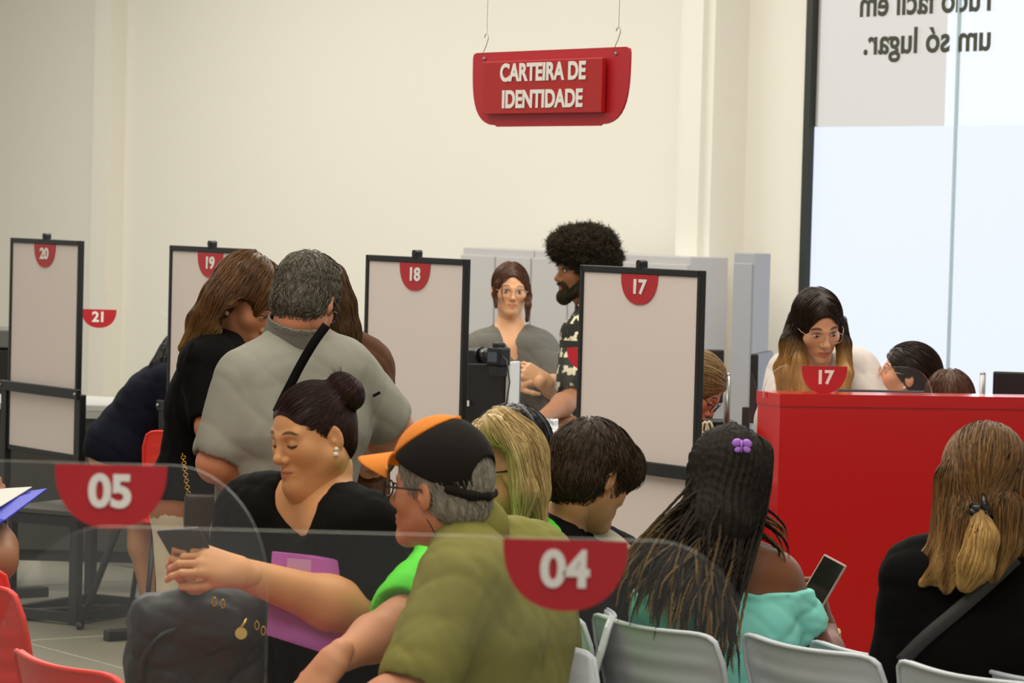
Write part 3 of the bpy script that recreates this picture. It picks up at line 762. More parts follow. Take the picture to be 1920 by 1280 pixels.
def hand(W, dirv, back, side=1, curl=(40, 50, 30), spread=4, sc=1.0, thumb=(35, 25), fc=None, h=.0028):
    """W wrist; dirv to the fingers; back = normal of the back of the hand; side = which side the thumb is on"""
    f = Vector(dirv).normalized(); b = Vector(back); b = (b-f*b.dot(f)).normalized(); x = f.cross(b)*side
    def P(a, c_, d_): return Vector(W) + (x*a + f*c_ + b*d_)*sc
    S = SDF()
    kn = [(.030, .086, 0), (.010, .091, .003), (-.011, .087, .002), (-.030, .077, -.002)]
    wr = [(.016, 0, 0), (.006, 0, 0), (-.006, 0, 0), (-.016, 0, 0)]
    for a, c_ in zip(wr, kn): S.cone(P(*a), P(*c_), .0205*sc, .0118*sc, .014)
    S.cone(P(.018, .02, -.008), P(.030, .05, -.010), .017*sc, .014*sc, .014)
    seg = [(.042, .025, .020), (.046, .029, .021), (.042, .027, .020), (.033, .020, .018)]
    rad = [(.0092, .0084, .0072)]*2+[(.0088, .0080, .0070), (.0078, .0070, .0062)]
    for i in range(4):
        cc = (fc[i] if fc else curl); p = Vector(kn[i]); ang = 0; sp = (1.5-i)*spread*D2R
        for j in range(3):
            ang += cc[j]*D2R
            d_ = Vector((math.sin(sp)*math.cos(ang), math.cos(sp)*math.cos(ang), -math.sin(ang)))
            n_ = p + d_*seg[i][j]; S.cone(P(*p), P(*n_), rad[i][j]*sc, rad[i][min(j+1, 2)]*sc*.97, .004 if j else .005); p = n_
    p = Vector((.030, .030, -.008)); a1 = thumb[0]*D2R
    for j, (L, r0, r1) in enumerate(((.036, .0125, .0105), (.030, .0105, .0095), (.024, .0095, .0080))):
        aa = a1 - j*thumb[1]*D2R*.5
        d_ = Vector((math.sin(aa), math.cos(aa), -.45-.15*j)).normalized(); n_ = p+d_*L; S.cone(P(*p), P(*n_), r0*sc, r1*sc, .006); p = n_
    S.cone(Vector(W)-f*.03, P(0, .01, 0), .026*sc, .022*sc, .02)
    return S.mesh(h)
class Body:
    """joints are world points. N neck base, L/R shoulders, P pelvis, LE/LW RE/RW elbows and wrists"""
    def __init__(s, N, L, R, P, LE=None, LW=None, RE=None, RW=None, bulk=1.0, fem=False, arm=1.0, dims=None, plat=None):
        s.N, s.L, s.R, s.P, s.LE, s.LW, s.RE, s.RW = [Vector(v) if v is not None else None for v in (N, L, R, P, LE, LW, RE, RW)]
        s.bulk = bulk; s.fem = fem; s.arm = arm; s.lat = (s.R-s.L).normalized(); s.hw = (s.R-s.L).length/2
        s.mid = (s.L+s.R)/2; s.ax = (s.P-s.mid).normalized()
        s.fw = s.lat.cross(s.ax).normalized()*-1       # chest direction set by the caller when it matters
        s.dims = dims or ((.105, .100, .115) if not fem else (.095, .085, .115))
        s.pl = Vector(plat).normalized() if plat is not None else s.lat
    def set_fw(s, v):
        v = Vector(v); s.fw = (v - s.ax*v.dot(s.ax)); s.fw = (s.fw - s.lat*s.fw.dot(s.lat)).normalized(); return s
    def torso(s, S, g=0, lower=True, bust=None):
        b = s.bulk; rc, rw, rh = [v*b for v in s.dims]; L, R, P, lat = s.L, s.R, s.P, s.lat; hw = s.hw
        S.cone(L, R, .052*b**.5+g, None, .04)
        C1 = s.mid.lerp(P, .30); C2 = s.mid.lerp(P, .66)
        for i, sh in ((-1, L), (1, R)):
            S.cone(s.N+Vector((0, 0, .012)), s.N.lerp(sh, .85), .040+g, .046*b**.5+g, .05)
            a = C1+lat*i*(hw*.50); c_ = C2+lat*i*(hw*.36); e_ = P+s.pl*i*(hw*.42)
            S.cone(sh.lerp(s.mid, .35), a, .075*b**.5+g, rc+g, .06)
            S.cone(a, c_, rc+g, rw+g, .05)
            if lower: S.cone(c_, e_, rw+g, rh+g, .05)
        if s.fem or bust:
            br = (bust or .062)
            for i in (-1, 1): S.ell(C1+s.fw*(rc*.75+g*.5)+lat*i*hw*.42+s.ax*.01, (br+g,)*3, None, .05)
    def arms(s, S, g=0, which='both', f0=0, f1=2.0, k=.03):
        """f0..f1 in arm lengths: 1 = elbow, 2 = wrist"""
        a_ = s.arm
        for A, E, W_, tagn in ((s.L, s.LE, s.LW, 'L'), (s.R, s.RE, s.RW, 'R')):
            if E is None or which not in ('both', tagn): continue
            r0, r1, r2, r3 = .054*a_, .042*a_, .041*a_, .027*a_**.6
            u1 = min(f1, 1); S.cone(A, A.lerp(E, u1), r0+g, r0+(r1-r0)*u1+g, k)
            if f1 > 1 and W_ is not None:
                u2 = f1-1; m = E.lerp(W_, min(.35, u2)); S.cone(E, m, r2+g, r2*1.02+g, k)
                if u2 > .35: S.cone(m, E.lerp(W_, u2), r2*1.02+g, r2+(r3-r2)*u2+g, k)
def cuts(S, B, sleeve, hem=None, k=.004):
    for A, E, W_ in ((B.L, B.LE, B.LW), (B.R, B.RE, B.RW)): pass
def legs_stand(S, P, lat, g=0, foot=True, fwd=Vector((0, 1, 0)), hz=.92, r=.085, spread=.10):
    for i in (-1, 1):
        H = P+lat*i*spread*.9; K = Vector((H.x, H.y, .48)) ; A = Vector((H.x, H.y, .09))-fwd*.0
        S.cone(H, K, r+g, r*.66+g, .04); S.cone(K, K.lerp(A, .35), r*.62+g, r*.66+g, .03); S.cone(K.lerp(A, .35), A, r*.66+g, r*.42+g, .03)
def seat_joints(P, fwd, lat, spread=.10, th=.42):
    out = []
    for i in (-1, 1):
        H = P+lat*i*spread; K = H+fwd*th; K.z = .50; A = Vector((K.x, K.y, .09))+fwd*.03; out.append((H, K, A))
    return out
def legs_sit(S, P, fwd, lat, g=0, r=.085, spread=.10):
    for H, K, A in seat_joints(P, fwd, lat, spread):
        S.cone(H, K, r+g, r*.68+g, .04); S.cone(K, A, r*.66+g, r*.45+g, .03)
def shoes(parent, pts, fwd, m, name='shoe'):
    for A in pts:
        S = SDF(); A = Vector(A); A.z = .045
        S.cone(A-fwd*.04, A+fwd*.14, .042, .034, .03); S.cone(A+Vector((0, 0, .0)), A+Vector((0, 0, .05)), .042, .045, .03); S.plane((0, 0, .004), (0, 0, -1)); sdf_obj(name, S, .008, m, parent)
# ---- hair
def flowfield(S, H=None):
    pr = [p for p in S.p if p['op'] == 'u']
    def fn(P):
        D = np.zeros_like(P); W_ = np.zeros(len(P))
        for p in pr:
            d = SDF.d(p, P[:, 0], P[:, 1], P[:, 2]); w_ = np.exp(-np.clip(d, -.02, .3)/.010)
            fl = p['flow']
            if fl is None: v = (p['b']-p['a'])/(np.linalg.norm(p['b']-p['a'])+1e-9) if p['t'] == 'c' else npv((0, 0, -1)); v = np.broadcast_to(v, P.shape)
            elif callable(fl): v = fl(P)
            else:
                v = npv(fl[1])-P if isinstance(fl[0], str) else np.broadcast_to(npv(fl), P.shape)
                v = v/(np.linalg.norm(v, axis=1)[:, None]+1e-6)
            D += v*w_[:, None]; W_ += w_
        return D/(np.linalg.norm(D, axis=1)[:, None]+1e-6)
    return fn
def strands(S, V, n, L, steps=9, r=.0009, jit=.10, lift=.002, seed=1, keep=None, curl=0, curlf=60, drop=0):
    rg = np.random.default_rng(seed); P = V[rg.integers(0, len(V), n)].astype(np.float32)
    if hasattr(S, 'facecut'):
        Hh, fc_, fr_ = S.facecut; P = P[np.linalg.norm((Hh.loc(P)-fc_)/fr_, axis=1) > 1.05]
    if keep is not None:
        P = P[keep(P)]
    n = len(P); fl = flowfield(S); pts = [P]; J = rg.normal(size=(n, 3))*jit; off = rg.uniform(.0005, lift, n); Ls = L*rg.uniform(.6, 1.15, n)
    ph = rg.uniform(0, 6.28, n)
    for i in range(steps):
        D = fl(P)+J; D[:, 2] -= drop; D /= np.linalg.norm(D, axis=1)[:, None]
        P = P+D*(Ls/steps)[:, None]
        e = .003; d0 = S.ev(P.astype(np.float32))
        G = np.stack([S.ev((P+e*np.eye(3)[a]).astype(np.float32))-d0 for a in range(3)], 1); G /= np.linalg.norm(G, axis=1)[:, None]+1e-6
        c_ = d0-off; c_ = np.where(np.abs(c_) < .03, c_, 0); P = P-G*c_[:, None]
        if curl:
            P = P+np.cross(D, G)*(np.sin(ph+i*curlf/steps)*curl)[:, None]
        pts.append(P.astype(np.float32))
    return tubes(np.stack(pts, 1), r, rg)
def tubes(PT, r, rg, taper=True, nseg=3):
    n, m, _ = PT.shape; T = np.gradient(PT, axis=1); T /= np.linalg.norm(T, axis=2)[..., None]+1e-9
    A = np.cross(T, np.array([.31, .52, .79])); A /= np.linalg.norm(A, axis=2)[..., None]+1e-9; B_ = np.cross(T, A)
    t = np.linspace(0, 1, m); rr = r*(np.minimum(1, np.minimum(t*6+.25, (1-t)*3+.12)) if taper else np.ones(m))
    rs = rr[None, :]*(rg.uniform(.7, 1.3, n)[:, None])
    V = np.stack([PT+(A*math.cos(2*math.pi*k/nseg)+B_*math.sin(2*math.pi*k/nseg))*rs[..., None] for k in range(nseg)], 2)  # n,m,k,3
    idx = np.arange(n*m*nseg).reshape(n, m, nseg); q = []
    for k in range(nseg): k2 = (k+1) % nseg; q.append(np.stack([idx[:, :-1, k], idx[:, :-1, k2], idx[:, 1:, k2], idx[:, 1:, k]], -1).reshape(-1, 4))
    hc = np.repeat(rg.uniform(0, 1, n), m*nseg)
    return V.reshape(-1, 3), np.concatenate(q), hc
def ridges(H, amp=.0015, f=260, seed=0):
    """shallow grooves running down the hair"""
    def fn(P):
        q = H.loc(P.astype(np.float32)); a = np.arctan2(q[:, 0], q[:, 1]+.02)
        return amp*(np.sin(a*38+np.sin(q[:, 2]*40)*1.5)+.6*np.sin(a*83+q[:, 2]*30))
    return fn
def hair_obj(parent, S, h, m, n, L, H=None, name='hair', tip=None, disp=None, extra=None, base_hc=None, **kw):
    V, Q = S.mesh(h, disp if disp else (ridges(H) if H else None))
    P = [(V, Q)]; hc = [np.full(len(V), .35) + .25*np.sin(V[:, 0]*300+V[:, 1]*260)]
    if n:
        v, q_, c_ = strands(S, V, n, L, **kw); P.append((v, q_)); hc.append(c_)
    for v, q_, c_ in (extra or []): P.append((v, q_)); hc.append(c_)
    V, Q = join(P); hc = np.clip(np.concatenate(hc), 0, 1); at_ = {'hc': hc}
    if tip: at_['tip'] = np.clip(tip(V), 0, 1)
    return link(name, np_mesh(name, V, Q, attrs=at_), m, parent, world=True)
def scalp(H, S, t=.008, face=(.085, .085, .103), fc=(0, .122, -.030), nape=-.075, ears=True, back=0, k=.015, flow=None, side=0):
    H.ell(S, (0, -.016, .031), (.074+t, .095+t+back, .087+t), k, flow=flow)
    H.ell(S, (0, -.045, -.020+side), (.066+t*.9, .058+t, .060), k, flow=flow)
    H.cone(S, (0, -.052, -.03), (0, -.045, nape+.03), .050+t, .042+t, k, flow=flow)
    H.ell(S, fc, face, .006, 's'); S.facecut = (H, npv(fc), npv(face))
    if ears:
        for i in (-1, 1): H.ell(S, (i*.088, .018, -.030), (.024, .036, .034), .008, 's')
def glasses(parent, H, m, r=.0014, w_=.024, hh=.017, y=.102, z=.0, temple=True, rim=True):
    b = MB(); c0 = H.c
    for i in (-1, 1):
        ring = []
        for k in range(20):
            a = 2*math.pi*k/20; ring.append(H.w(i*.033+w_*math.copysign(abs(math.cos(a))**.8, math.cos(a)), y-.006*abs(math.cos(a)) if i*math.cos(a) > 0 else y, z-.003+hh*math.copysign(abs(math.sin(a))**.8, math.sin(a))))
        b.tube(ring, r, 6, closed=True)
        if temple: b.tube([H.w(i*(.033+w_), y-.006, z+.004), H.w(i*.078, .05, z+.006), H.w(i*.083, -.004, z+.008), H.w(i*.080, -.022, z-.012)], r, 6)
    b.tube([H.w(-.010, y, z+.002), H.w(0, y+.003, z+.006), H.w(.010, y, z+.002)], r, 6)
    return b.build('glasses', m, parent, world=True)
def person(label, root, group=None):
    r = Vector((root.x, root.y, 0)); return r
def make_person(label, base, headS, bodyS, m, H, hands=(), hh=.0032, hb=.0075, body_disp=None):
    parts = []
    V, Q = headS.mesh(hh); parts.append((V, Q)); hp = [H.loc(V.astype(np.float32))]
    if bodyS is not None:
        V, Q = bodyS.mesh(hb, body_disp); parts.append((V, Q)); hp.append(np.full((len(V), 3), -9.0))
    for V, Q in hands: parts.append((V, Q)); hp.append(np.full((len(V), 3), -9.0))
    V, Q = join(parts); base = Vector(base); V = V-np.array(base)
    o = link('person', np_mesh('person', V, Q, attrs={'hp': np.concatenate(hp)}), m); o.location = base
    return tag(o, label, 'person')
def strap(parent, pts, w_, m, name='strap', th=.003, nrm=None):
    """flat band through points; nrm = outward normal"""
    pts = [Vector(p) for p in pts]; b = MB(); N = len(pts); vs = []
    for i, p in enumerate(pts):
        t = (pts[min(i+1, N-1)]-pts[max(i-1, 0)]).normalized(); n_ = Vector(nrm) if nrm is not None else Vector((0, -1, 0)); s_ = t.cross(n_).normalized(); n_ = s_.cross(t)
        vs.append([b.bm.verts.new(p+s_*w_/2*a+n_*th*c_) for a, c_ in ((-1, 0), (1, 0), (1, 1), (-1, 1))])
    for i in range(N-1):
        for k in range(4): f = b.bm.faces.new((vs[i][k], vs[i][(k+1) % 4], vs[i+1][(k+1) % 4], vs[i+1][k])); f.smooth = True
    b.bm.faces.new(vs[0][::-1]); b.bm.faces.new(vs[-1])
    return b.build(name, m, parent, world=parent is not None)
def spline(pts, n=12):
    pts = [Vector(p) for p in pts]; out = []
    P = [pts[0]*2-pts[1]]+pts+[pts[-1]*2-pts[-2]]
    for i in range(1, len(P)-2):
        for k in range(n):
            t = k/n; a, b_, c_, d_ = P[i-1], P[i], P[i+1], P[i+2]
            out.append(.5*((2*b_)+(c_-a)*t+(2*a-5*b_+4*c_-d_)*t*t+(3*b_-a-3*c_+d_)*t**3))
    return out+[pts[-1]]
# ================================================================== PEOPLE
UP = Vector((0, 0, 1))
def fdir(yaw): return Vector((math.sin(yaw*D2R), -math.cos(yaw*D2R), 0))
def floor_of(p): return Vector((p.x, p.y, 0))
def shirt(parent, B, m, name='shirt', g=.012, f1=.6, neck=None, seed=1, amp=.005, fs=22, hem=None, h=.0065, extra=None, sg=.008, lower=True, bust=None, stretch=(1, 1, .6)):
    S = SDF(); B.torso(S, g, lower, bust)
    if f1 > 0:
        B.arms(S, g+sg, f1=f1)
        for A, E, W_ in ((B.L, B.LE, B.LW), (B.R, B.RE, B.RW)):
            if E is None: continue
            if f1 <= 1: S.plane_local = None
    # flat cuffs
    if f1 > 0:
        for A, E, W_ in ((B.L, B.LE, B.LW), (B.R, B.RE, B.RW)):
            if E is None: continue
            a, b_ = (A, E) if f1 <= 1 else (E, W_)
            if b_ is None: continue
            t = f1 if f1 <= 1 else f1-1; c = a.lerp(b_, t); d_ = (b_-a).normalized()
            S.cone(c+d_*.085, c+d_*.080, .080, .080, .004, 's')
    if extra: extra(S)
    if neck: neck(S)
    if hem is not None: S.plane((0, 0, hem), (0, 0, -1))
    return sdf_obj(name, S, h, m, parent, folds(amp, fs, seed, stretch))
def vneck(B, depth=.14, w=.06, back=.0, side=.0):
    def fn(S):
        S.cone(B.N+UP*.05+B.fw*.03, B.N+B.fw*.16-UP*depth+B.lat*side, w, .012, .01, 's')
        S.ell(B.N+UP*.045, (.072, .072, .05), None, .01, 's')
    return fn
def crew(B, r=.068, dz=.045, f=.02, h=.045):
    return lambda S: S.ell(B.N+UP*dz+B.fw*f, (r, r, h), None, .008, 's')
def chair_for(src, P, fw, label, group=None, back=.04):
    z = math.atan2(-fw.x, fw.y); return chair_copy(src, floor_of(P)+fw*back, z, label, group)
def trousers(parent, B, m, fw, sit=True, g=.014, name='trousers', r=.085, spread=.10, top=None):
    S = SDF(); S.cone(B.P-B.pl*.06, B.P+B.pl*.06, B.dims[2]*B.bulk+.003, None, .04)
    (legs_sit(S, B.P, fw, B.pl, g, r, spread) if sit else legs_stand(S, B.P, B.pl, g, r=r, spread=spread))
    if top: S.plane((0, 0, top), (0, 0, 1))
    o = sdf_obj(name, S, .012, m, parent, folds(.005, 16, 5))
    pts = [A for _, _, A in seat_joints(B.P, fw, B.pl, spread)] if sit else [Vector((B.P.x, B.P.y, 0))+B.pl*i*spread*.9 for i in (-1, 1)]
    shoes(parent, pts, fw, MATS.get('shoe_dark') or mat('shoe_dark', (32, 30, 28), .6)); return o
M_gold = mat('gold_metal', (206, 160, 60), .28, metal=1)
M_pearl = mat('pearl', (225, 215, 195), .25)
M_gf = mat('glasses_black', (22, 20, 22), .3); M_gl = mat('glasses_clear_gold', (190, 150, 120), .3, metal=.3)
C_black = cloth('black_jersey', (13, 12, 11), spec=.1); C_navy = cloth('navy_cloth', (20, 22, 34), spec=.1); C_jean = cloth('dark_jeans', (40, 44, 54))
DN = (0, 0, -1)
def phone(p, M, label, w_=.074, L=.155, case=(40, 42, 46), screen=(22, 24, 24)):
    e = bpy.data.objects.new('mobile_phone', None); COL.objects.link(e); e.empty_display_size = .05; e.matrix_world = Matrix.Translation(p) @ M.to_4x4(); tag(e, label, 'phone')
    b = MB(); b.box((0, 0, 0), (w_, .009, L), bev=.003); b.build('body', mat('phone_case_%d' % case[0], case, .4), e)
    b = MB(); b.box((0, -.0052, 0), (w_-.008, .001, L-.010)); b.build('display', mat('phone_glass_%d' % screen[0], screen, .12), e)
    return e

# ---------------------------------------------------------------- woman in black top with hair bun (seated, centre left)
def p_bun():
    d = 6.9; fw = fdir(-48)
    H = Head(at(583, 816, d), -50, 11, -3, .95, fat=.014, nose=1.08, lips=1.15)
    B = Body(at(598, 935, 6.93), at(482, 972, 7.06), at(690, 1012, 6.80), at(640, 1400, 6.98), at(450, 1150, 6.95), at(350, 1068, 6.64), at(706, 1160, 6.74), at(447, 1072, 6.56), bulk=1.28, fem=True, arm=1.28, dims=(.105, .115, .125)).set_fw(fw)
    S = SDF(); H.build(S, B.N, .058)
    Sb = SDF(); Sb.cone(H.w(0, -.03, -.085), B.N, .054, .066, .03); B.torso(Sb, 0, bust=.07); B.arms(Sb); legs_sit(Sb, B.P, fw, B.lat, 0, .09)
    dirv = (at(345, 1040, 6.5)-at(447, 1072, 6.55)); back = Vector((.1, -.8, .6))
    h1 = hand(at(447, 1072, 6.55), dirv, back, side=-1, fc=[(25, 35, 25), (32, 45, 30), (42, 50, 30), (50, 55, 30)], sc=.95, thumb=(20, 20))
    h2 = hand(at(372, 1090, 6.66), at(330, 1040, 6.62)-at(372, 1090, 6.66), Vector((-.7, .3, .2)), side=1, fc=[(50, 60, 40)]*4, sc=.9, thumb=(20, 20))
    sk = skin('skin_warm_olive', (206, 150, 100), lip=(178, 96, 84), open_=.1, brow=(48, 30, 22))
    o = make_person('person in a black V-neck top with a hair bun, looking down at a phone', floor_of(B.P), S, Sb, sk, H, (h1, h2), .0026, .0075)
    def nk(Q): Q.cone(B.N+UP*.05+fw*.02, at(500, 1012, 6.74), .088, .050, .012, 's'); Q.ell(B.N+UP*.05, (.078, .078, .05), None, .01, 's')
    shirt(o, B, cloth('black_viscose', (14, 13, 11), spec=.1), 'shirt', .012, .62, nk, 3, .006, 20, bust=.07, sg=.016)
    trousers(o, B, C_black, fw, True, r=.09)
    # hair pulled back into a bun
    bun = at(648, 733, 6.90)
    S = SDF(); fl = ('to', bun)
    scalp(H, S, .004, nape=-.045, flow=fl, face=(.088, .085, .108), fc=(0, .125, -.026))
    H.ell(S, (0, -.03, .02), (.079, .085, .085), .01, flow=fl); H.ell(S, (0, .122, -.026), (.090, .088, .108), .006, 's')
    ax_ = (at(668, 762, 6.93)-at(612, 708, 6.93)).normalized(); sd = ax_.cross(Vector((0, 1, 0))).normalized(); th_ = ax_.cross(sd)
    R = [[ax_[i], sd[i], th_[i]] for i in range(3)]
    S.ell(bun, (.046, .034, .036), R, .008, flow=tuple(sd))
    for a in range(5):
        aa = a*1.25; S.ell(bun+ax_*.018*math.cos(aa)+sd*.014*math.sin(aa), (.024, .018, .028), R, .004, flow=tuple(sd))
    ex = []
    rg = np.random.default_rng(5); PT = []
    for i in range(14):
        a = npv(bun+UP*.026-Vector((.012, 0, 0))+Vector(rg.normal(size=3))*.008); v = np.array([rg.normal()*.25, rg.normal()*.3, 1]); PT.append([a+v*t*.026+np.array([-.008, 0, 0])*t*t for t in np.linspace(0, 1, 8)])
    hair_obj(o, S, .0035, hairmat('hair_dark_burgundy', (20, 11, 10), (58, 28, 26)), 2200, .11, None, r=.0009, jit=.05, lift=.0018, extra=[tubes(np.array(PT, dtype=np.float32), .0007, rg)])
    b = MB(); b.ball(H.w(-.0865, .004, -.040), .0065); b.ball(H.w(-.0870, .0, -.029), .005); b.build('earring', M_pearl, o, world=True)
    # ring
    b = MB(); R_ = at(362, 1082, 6.50); b.ball(R_, .0055, sc=(1, .6, 1.2)); b.build('ring', M_gold, o, world=True)
    ph = at(345, 1014, 6.555); yv = -Vector((.45, .70, .55)).normalized(); zv = -Vector((.35, -.9, -.22)); zv = (zv-yv*zv.dot(yv)).normalized(); xv = yv.cross(zv); Mx = Matrix((xv, yv, zv)).transposed()
    phone(ph, Mx, 'dark mobile phone held by the person with the hair bun', .062, .115, case=(30, 31, 34))
    # bag on the lap
    S = SDF(); c = at(375, 1215, 6.72); S.box(c, (.15, .07, .115), Matrix.Rotation(.25, 3, 'Z'), .05, .02); S.box(at(300, 1262, 6.72), (.05, .06, .05), None, .03, .05); S.ell(at(415, 1160, 6.68), (.10, .06, .07), None, .06)
    e = sdf_obj('handbag', S, .006, mat('black_leather', (11, 11, 9), .55, bump=.1, bs=120), None, folds(.007, 26, 9)); 
    tag(e, 'black leather handbag with gold trims on the lap of the person with the bun', 'handbag')
    b = MB(); b.tube(spline([at(268, 1278, 6.62), at(270, 1235, 6.6), at(298, 1195, 6.6), at(330, 1180, 6.62)], 8), .006, 8); b.build('strap', MATS['black_leather'], e)
    b = MB(); q_ = at(452, 1187, 6.60); b.cyl(q_, q_+Vector((0, .004, 0)), .0125, 20); b.tube([q_+UP*.012, at(463, 1160, 6.605)], .003, 6)
    b.build('charm', mat('gold_charm', (226, 200, 110), .3, metal=.8), e)
    for (x, y) in ((402, 1128), (418, 1132), (482, 1172), (494, 1182)):
        b = MB(); b.tube([at(x+4*math.cos(a/12*6.28), y+8*math.sin(a/12*6.28), 6.62) for a in range(12)], .0015, 6, closed=True); b.build('buckle', M_gold, e)
    # purple folder tucked under the arm
    b = MB(); A_ = [at(510, 1034, 6.66), at(588, 1042, 6.70), at(765, 1075, 6.76), at(740, 1236, 6.74), at(620, 1228, 6.66), at(500, 1190, 6.62)]
    vv = [b.bm.verts.new(p) for p in A_]; ww_ = [b.bm.verts.new(p+Vector((.004, .008, 0))) for p in A_]
    b.bm.faces.new(vv); b.bm.faces.new(ww_[::-1])
    for i in range(6): b.bm.faces.new((vv[i], ww_[i], ww_[(i+1) % 6], vv[(i+1) % 6]))
    e = b.build('plastic_folder', mat('purple_plastic', (176, 96, 168), .22, var=.15, vs=14)); tag(e, 'purple plastic folder tucked under the forearm of the person with the bun', 'folder')
    b = MB(); b.box(at(560, 1066, 6.655), (.05, .002, .04), Matrix.Rotation(.05, 3, 'Y')); b.build('label_sheet', mat('pale_lilac', (196, 150, 190), .3), e)
    chair_for(cr0, B.P, fw, 'red plastic waiting chair under the person with the bun', 'red plastic waiting chairs')
p_bun()

# ---------------------------------------------------------------- man in olive polo with orange and black cap
def p_olive():
    d = 6.5; fw = fdir(-128)
    H = Head(at(823, 920, d), -118, -2, 0, 1.0, nose=1.05)
    B = Body(at(864, 992, 6.52), at(866, 1096, 6.36), at(1000, 1062, 6.70), at(905, 1430, 6.50), at(770, 1300, 6.24), at(640, 1350, 6.2), at(1030, 1280, 6.85), at(900, 1340, 6.95), bulk=1.06, arm=1.12).set_fw(fw)
    S = SDF(); H.build(S, B.N, .055)
    Sb = SDF(); B.torso(Sb); B.arms(Sb); legs_sit(Sb, B.P, fw, B.lat); Sb.cone(H.w(0, -.03, -.07), B.N, .053, .057, .03)
    sk = skin('skin_tan_ruddy', (190, 128, 92), open_=.7, brow=(120, 110, 100))
    o = make_person('person in an olive polo shirt and an orange and black cap, seen from behind', floor_of(B.P), S, Sb, sk, H, (), .003)
    M_ol = cloth('olive_pique', (122, 118, 58), weave=700)
    ex = None
    def nk(Q): Q.cone(B.N+UP*.0+fw*.006, B.N+UP*.12+fw*.01, .064, .066, .004, 's')
    shirt(o, B, M_ol, 'polo_shirt', .014, .84, nk, 12, .0055, 22, extra=ex, sg=.014)
    # collar
    nd = (H.w(0, -.02, -.06)-B.N).normalized(); S = SDF(); S.cone(B.N-nd*.02-fw*.01, B.N+nd*.06-fw*.012, .082, .071, .01); S.cone(B.N-nd*.08-fw*.008, B.N+nd*.12-fw*.010, .071, .062, .003, 's'); S.plane(B.N+nd*.040-fw*.05, nd+fw*.55); S.plane(B.N+fw*.075, fw+UP*.2)
    sdf_obj('collar', S, .004, M_ol, o)
    trousers(o, B, C_jean, fw, True)
    # grey short hair below the cap
    S = SDF(); fl = tuple(H.v(0, -.6, -1)); scalp(H, S, .007, nape=-.058, flow=fl, face=(.088, .09, .10), fc=(0, .115, -.045))
    hair_obj(o, S, .0035, hairmat('hair_short_grey', (104, 96, 84), (176, 168, 152), .6), 1800, .03, H, r=.0008, jit=.25, lift=.003, steps=5)
    # cap
    T = Matrix.Rotation(.25, 3, 'X')
    M_cb = cloth('cap_black_mesh', (28, 24, 20), weave=900, b=.5); M_co = cloth('cap_orange', (214, 128, 52))
    def crown(S, g):
        H.ell(S, (0, -.010, .050), (.084+g, .106+g, .100+g), .01, tilt=T)
        n = H.v(0, .34, -1); S.plane(H.w(0, 0, .034), n)
    S = SDF(); crown(S, .004); S.plane(H.w(0, .078, .07), H.v(0, .59, .8)); H.ell(S, (0, -.125, .042), (.050, .060, .040), .004, 's'); cap = sdf_obj('cap', S, .0035, M_cb, o)
    S = SDF(); crown(S, .0055); S.plane(H.w(0, .078, .07), H.v(0, -.59, -.8)); sdf_obj('cap_front', S, .0035, M_co, cap)
    S = SDF(); S.chain([H.w(-.070, -.062, .014), H.w(-.045, -.100, .003), H.w(0, -.112, .0), H.w(.045, -.100, .003), H.w(.070, -.062, .014)], .0105, .004); sdf_obj('cap_strap', S, .003, M_cb, cap)
    b = MB()
    def brim(u, v):
        a = (u-.5)*2; x = a*.078; y = .082+.02*(1-a*a)+ (.085*(1-abs(a)**2.6))*v; z = .072-.030*a*a-.018*v
        return H.w(x, y, z)
    b.grid(brim, 20, 10, .004); b.build('cap_brim', M_co, cap, world=True)
    b = MB(); b.ball(H.w(0, -.036, .151), .006); b.build('cap_button', M_co, cap, world=True)
    glasses(o, H, M_gf, r=.0022)
    b = MB(); b.tube(spline([H.w(-.080, -.02, -.05), H.w(-.07, -.05, -.09), H.w(-.03, -.075, -.105)], 8), .0014, 6); b.build('cord', M_gf, o, world=True)
    chair_for(ch0, B.P, Vector((-.05, -1, 0)), 'grey plastic waiting chair under the person in the olive polo')
p_olive()

